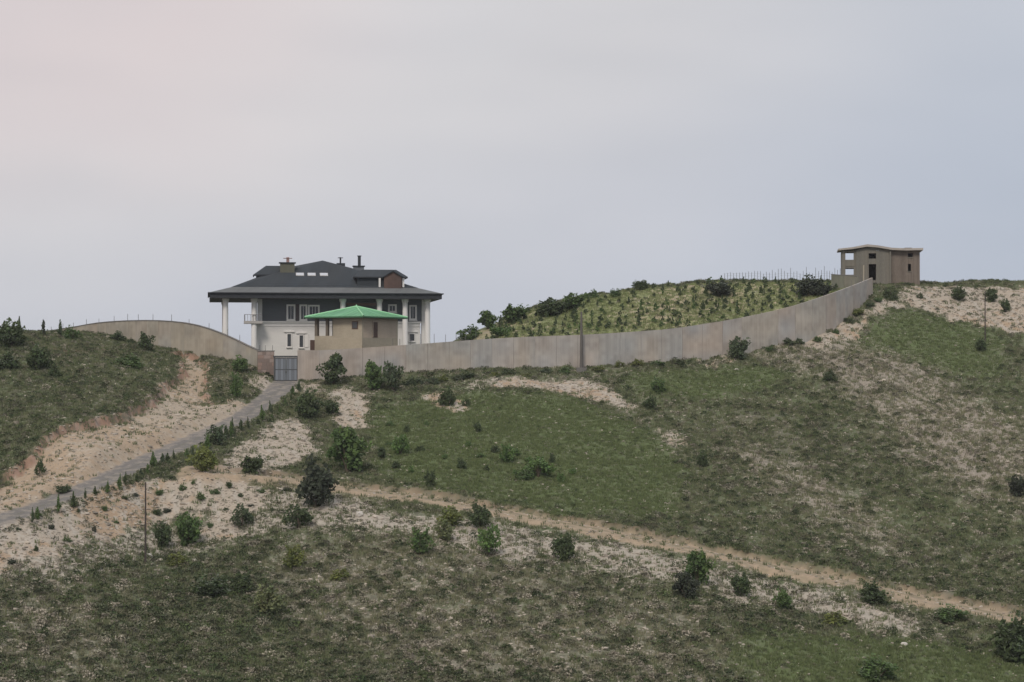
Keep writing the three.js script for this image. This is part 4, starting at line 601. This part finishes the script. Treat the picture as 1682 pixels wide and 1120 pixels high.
bush('second pointed conifer at the very left edge of the hilltop', [-71.84, -283.89, 1.20, 3.27], 'spire', 'dark');
bush('slim pointed cypress alone on the left hilltop', [-68.86, -295.45, 1.16, 2.69], 'spire', 'deep');
bush('pale conifer beside the arched wall end', [-66.97, -297.82, 1.53, 2.71], 'spire', 'blue');
bush('bushy shrub covering the end of the arched wall', [-65.24, -296.94, 2.88, 2.16], 'low', 'mid');
bush('broad dark shrub just under the hilltop conifers', [-62.99, -266.85, 3.40, 3.40], 'round', 'dark');
bush('shadowy wide shrub at the left edge under the conifers', [-67.08, -265.77, 4.03, 2.74], 'low', 'dark');
bush('low dark shrub right of the broad hilltop shrub', [-59.92, -263.32, 2.07, 2.07], 'low', 'dark');
bush('pale olive shrub on the grassy shoulder of the left hill', [-52.81, -278.39, 3.88, 2.19], 'low', 'mid');
bush('dark shrub beside the edge of the left dirt bank', [-51.67, -219.90, 1.20, 2.00], 'open', 'dark');
bush('small dark green shrub on the lower left dirt bank', [-47.17, -211.38, 1.79, 1.02], 'low', 'dark');
bush('dark shrub on the roadside near the yellow topped bush', [-35.27, -240.14, 2.77, 2.62], 'open', 'blue');
bush('low wide dark scrub bush in the lower left foreground', [-28.17, -188.84, 4.23, 2.40], 'low', 'dark');
bush('dark scrub at the end of the wide foreground patch', [-25.57, -190.76, 2.08, 2.31], 'open', 'dark');
bush('pale green loose bush in the lower left foreground', [-22.47, -185.24, 3.26, 2.81], 'open', 'pale');
bush('olive bush below the biggest black bush in the foreground', [-21.63, -199.10, 2.65, 2.41], 'open', 'yellow');
bush('yellow tuft bush on the foreground slope', [-16.64, -195.74, 1.78, 1.30], 'low', 'yellow');
bush('rusty olive bush below the tall green bush near the pole', [-33.34, -200.64, 2.07, 1.46], 'low', 'yellow');
bush('bright green bush at the edge of the meadow beside the big green bush', [-13.56, -243.39, 2.21, 2.66], 'open', 'bright');
bush('dark small bush left of the bright meadow bush', [-15.61, -241.94, 1.17, 1.47], 'round', 'dark');
bush('bright bush in the middle of the meadow', [-0.66, -241.52, 2.49, 2.20], 'open', 'bright');
bush('bright bush lower right in the meadow', [3.07, -235.80, 3.14, 2.43], 'open', 'bright');
bush('low green bush between the two bright meadow bushes', [1.49, -234.46, 2.84, 1.56], 'low', 'mid');
bush('round dark bush left of the bright meadow bush', [-5.95, -236.62, 1.29, 1.43], 'round', 'dark');
bush('upright dark bush above the dirt track in the meadow', [-9.29, -229.08, 1.39, 1.94], 'open', 'dark');
bush('small upright dark shrub at the right of the meadow', [4.78, -242.84, 1.03, 1.47], 'open', 'dark');
bush('tiny dark shrub in the upper meadow', [-4.33, -255.19, 1.08, 1.55], 'round', 'dark');
bush('low green bush at the bottom edge of the picture near the right corner', [32.23, -177.94, 3.77, 2.37], 'low', 'mid');
bush('bushy olive shrub on the lower right bank', [30.61, -191.98, 2.56, 1.51], 'low', 'yellow');
bush('green shrub on the fill slope above the right corner bush', [42.82, -196.86, 3.58, 1.67], 'low', 'mid');
bush('low dark shrub at the foot of the unfinished building', [59.94, -318.43, 2.51, 1.93], 'low', 'dark');
bush('round dark shrub on the top terrace', [71.83, -322.86, 2.74, 2.35], 'round', 'dark');
bush('dark shrub on the top terrace beside the far pole', [77.08, -323.50, 2.35, 2.16], 'round', 'dark');
bush('dark upright shrub on the second terrace', [78.11, -317.75, 1.73, 2.31], 'round', 'dark');
bush('small brown green shrub on the terrace beside the building', [65.23, -321.18, 1.17, 0.97], 'low', 'dark');
// trees on the crest of the planted hill
bush('round green tree at the low end of the planted hill', [-3.92, -323.74, 3.53, 2.94], 'round', 'mid');
bush('round green tree second from the low end of the planted hill', [0.39, -323.49, 4.31, 3.14], 'round', 'mid');
bush('broad dark tree on the crest of the planted hill', [6.32, -325.65, 5.53, 3.16], 'round', 'dark');
bush('green tree touching the broad crest tree', [10.05, -328.27, 4.38, 2.59], 'round', 'mid');
bush('small crest tree after the broad pair', [13.24, -333.42, 3.03, 1.82], 'low', 'mid');
bush('small green crest tree midway along the planted hill', [17.11, -334.06, 2.43, 1.62], 'low', 'mid');
bush('dark crest tree before the sandy patch', [21.44, -335.25, 2.84, 1.83], 'round', 'dark');
bush('bushy near black tree on the crest above the sandy patch', [34.28, -331.62, 4.62, 2.81], 'round', 'deep');
bush('near black wide tree at the wall top below the fence', [47.64, -321.41, 4.87, 3.31], 'round', 'deep');
bush('smaller near black tree at the wall top below the fence', [49.54, -319.79, 2.91, 2.33], 'round', 'deep');
bush('leafy green shrub above the wall at the low end of the planted hill', [-6.74, -322.37, 4.49, 2.34], 'low', 'mid');
bush('leafy light green shrub above the wall beside the low end trees', [-1.82, -316.37, 4.22, 1.92], 'low', 'bright');
// hedge of low shrubs along the foot of the concrete wall
{ const at = [-14.46, -282.42, -12.94, -282.79, -11.41, -283.18, -9.73, -284.19, -7.85, -284.66, -5.62, -285.47, -2.69, -286.31, -0.43, -286.90, 2.18, -287.49, 5.15, -288.06, 7.78, -288.32, 12.61, -289.00, 15.27, -289.72, 18.39, -290.44, 21.53, -291.19, 24.68, -291.88, 37.83, -296.52, 40.72, -297.92, 43.03, -298.93, 45.86, -300.27, 48.76, -303.01, 51.42, -306.24, 53.56, -309.48, 55.62, -312.61, 57.45, -315.33], r = rng(61);
  for (let i = 0; i < at.length; i += 2) plant('low_shrub', 'low dark shrub in the hedge line along the foot of the concrete wall', 'shrub', [at[i] + (r() - 0.5), at[i + 1] + (r() - 0.5) * 1.4, 1.5 + 1.5 * r(), 0.8 + (i < 8 ? 1 : 0.5) * r()], 'low', ['dark', 'mid', 'blue', 'yellow'][Math.floor(r() * 4)], 'shrubs along the foot of the concrete wall'); }
// small shrubs dotted over the pale soil below the road and over the meadow
{ const at = [-48.17, -196.22, -47.22, -200.25, -45.69, -199.66, -44.44, -205.88, -42.25, -203.48, -42.22, -208.47, -40.71, -207.21, -40.91, -212.46, -40.23, -214.66, -38.01, -216.80, -36.73, -214.36, -37.62, -213.16, -35.68, -217.83, -33.43, -216.10, -32.22, -217.61, -30.50, -214.82, -29.39, -217.65, -28.00, -215.62, -27.28, -219.25, -25.66, -214.61, -45.48, -192.40, -43.73, -197.65, -46.75, -188.15, -30.87, -219.22, -34.64, -218.73, -31.73, -211.33, -25.41, -217.43, -24.79, -220.72], r = rng(63);
  for (let i = 0; i < at.length; i += 2) plant('soil_shrub', 'small dark shrub dotted on the pale stony soil below the paved road', 'shrub', [at[i], at[i + 1], 0.6 + 0.7 * r(), 0.4 + 0.6 * r()], 'low', ['dark', 'deep', 'mid'][Math.floor(r() * 3)], 'small shrubs on the pale soil below the road'); }
{ const at = [-15.94, -261.89, -13.42, -256.19, -11.22, -245.38, -13.69, -236.68, -11.72, -234.51, -3.75, -242.61, -2.15, -244.99, 0.37, -244.14, 4.27, -239.09, 5.60, -234.01, 0.50, -236.22, -2.94, -236.43, -8.11, -241.27, -11.13, -260.68, -15.12, -248.35, 1.99, -242.77, -5.32, -247.50, 7.13, -237.84], r = rng(64);
  for (let i = 0; i < at.length; i += 2) plant('meadow_shrub', 'small loose green shrub scattered over the meadow above the dirt track', 'shrub', [at[i], at[i + 1], 0.8 + 0.9 * r(), 0.6 + 0.9 * r()], 'open', ['bright', 'mid', 'mid', 'dark'][Math.floor(r() * 4)], 'small shrubs over the meadow'); }
// young conifers planted along the lower edge of the road
{ const r = rng(71); let total = 0; const cum = [0]; for (let i = 0; i + 1 < ROAD.length; i++) { total += Math.hypot(ROAD[i + 1][0] - ROAD[i][0], ROAD[i + 1][2] - ROAD[i][2]); cum.push(total); }
  for (let s = 9; s < total - 5; s += 1.2 + 3.6 * r() * r()) { let i = 0; while (cum[i + 1] < s) i++; const a = ROAD[i], b = ROAD[i + 1], t = (s - cum[i]) / (cum[i + 1] - cum[i]), dx = b[0] - a[0], dz = b[2] - a[2], l = Math.hypot(dx, dz), o = ROAD_HALF + 0.55 + 0.7 * r();
    plant('young_conifer', 'young dark conifer in the planted row along the lower edge of the paved road', 'tree', [a[0] + dx * t - (dz / l) * o, a[2] + dz * t + (dx / l) * o, 0.55 + 0.7 * r(), 0.8 + 1.6 * r()], 'spire', ['dark', 'mid', 'blue'][Math.floor(r() * 3)], 'young conifers along the road'); } }
// saplings planted over the hill inside the wall
{ const r = rng(81), kept = []; const box_ = [-8, 60, -347, -300];
  for (let n = 0; n < 9000 && kept.length < 270; n++) { const x = lerp(box_[0], box_[1], r()), z = lerp(box_[2], box_[3], r()); if (mask('orchard', x, z) < 0.5 || z > -301 - x * 0.09) continue; if (kept.some(([a, b]) => (a - x) ** 2 + (b - z) ** 2 < 2.1)) continue; kept.push([x, z]); }
  for (const [x, z] of kept) plant('sapling', 'small dark green sapling planted on the hill inside the wall', 'sapling', [x, z, 0.85 + 0.7 * r(), 0.8 + 0.8 * r()], 'mini', r() < 0.8 ? 'dark' : 'mid', 'saplings planted on the hill inside the wall', false); }
// ---------------------------------------------------------------- poles and fence
function pole(label, [x, z], h, r0, r1, mat, arms) {
  const y = H(x, z), o = thing('utility_pole', label, 'pole', [x, y, z]);
  part('shaft', new THREE.CylinderGeometry(r1, r0, h + 0.8, 10).translate(0, h / 2 - 0.4, 0), mat, o);
  for (const a of arms) { const c = part('crossarm', box(-a[1], a[1], a[0] - 0.06, a[0] + 0.06, r1 * 0.8, r1 * 0.8 + 0.1), mat, o); for (const s of [-0.85, 0, 0.85]) part('insulator', new THREE.CylinderGeometry(0.035, 0.05, 0.16, 6).translate(s * a[1], a[0] + 0.14, r1 * 0.8 + 0.05), trimDark, c); }
  return o;
}
const woodPole = stains(95, [0.06, 0.05, 0.046], 0.3), steelPole = stains(96, [0.12, 0.115, 0.11], 0.2);
pole('thin dark wooden utility pole standing on the scrub slope below the road', [-36.15, -198.43], 8.1, 0.11, 0.07, woodPole, []);
{ const o = pole('grey tapered utility pole in front of the concrete wall', [10.01, -289.76], 8.6, 0.3, 0.14, steelPole, []); part('base_block', box(-0.75, 0.75, -0.4, 0.55, -0.6, 0.6), stains(97, [0.16, 0.15, 0.14], 0.25), o); }
pole('faint utility pole on the pale terraces', [71.83, -305.06], 7.6, 0.1, 0.07, woodPole, []);
{
  const pts = [[36.29,58.93,-343.00],[41.61,59.08,-344.00],[46.96,59.12,-345.00],[52.04,58.97,-344.00],[55.72,58.75,-341.00]], at = pathOf(pts), f = thing('boundary_fence', 'thin metal post fence along the crest of the planted hill', 'fence'), r = rng(5), tops = [];
  for (let i = 0; i < 40; i++) { const p = at(i / 39), h = 1.5 + 1.2 * r() * smooth(0, 25, i), y = H(p.x, p.z); part('fence_post', new THREE.CylinderGeometry(0.035, 0.04, h + 0.3, 6).translate(p.x, y + h / 2 - 0.15, p.z), postMat, f); tops.push(new THREE.Vector3(p.x, y, p.z)); }
  for (const k of [0.5, 1.0, 1.4]) part('wire', new THREE.TubeGeometry(new THREE.CatmullRomCurve3(tops.map((p) => p.clone().setY(p.y + k))), 80, 0.008, 4), postMat, f);
}
// a few boulders that stand out
for (const [label, x, z, s] of [['white block lying on the lower right slope', 36.62, -187.99, 0.55], ['white stone below the tall green bush near the pole', -32.07, -202.59, 0.5], ['pale upright slab beside the foot of the thin pole', -36.36, -201.92, 0.7], ['pale boulder under the biggest black bush', -16.23, -213.65, 0.7], ['white stone on the grass below the concrete wall', 32.24, -288.39, 0.45]]) {
  const m = new THREE.Mesh(rockGeo(Math.round(x * 7 + 200)), std(0.55, 0.52, 0.48, 0.95)); m.name = numbered('boulder'); m.position.set(x, H(x, z) + s * 0.15, z); m.scale.setScalar(s * 1.4); m.castShadow = m.receiveShadow = true; scene.add(m); tag(m, label, 'boulder');
}

renderer.render(scene, camera);
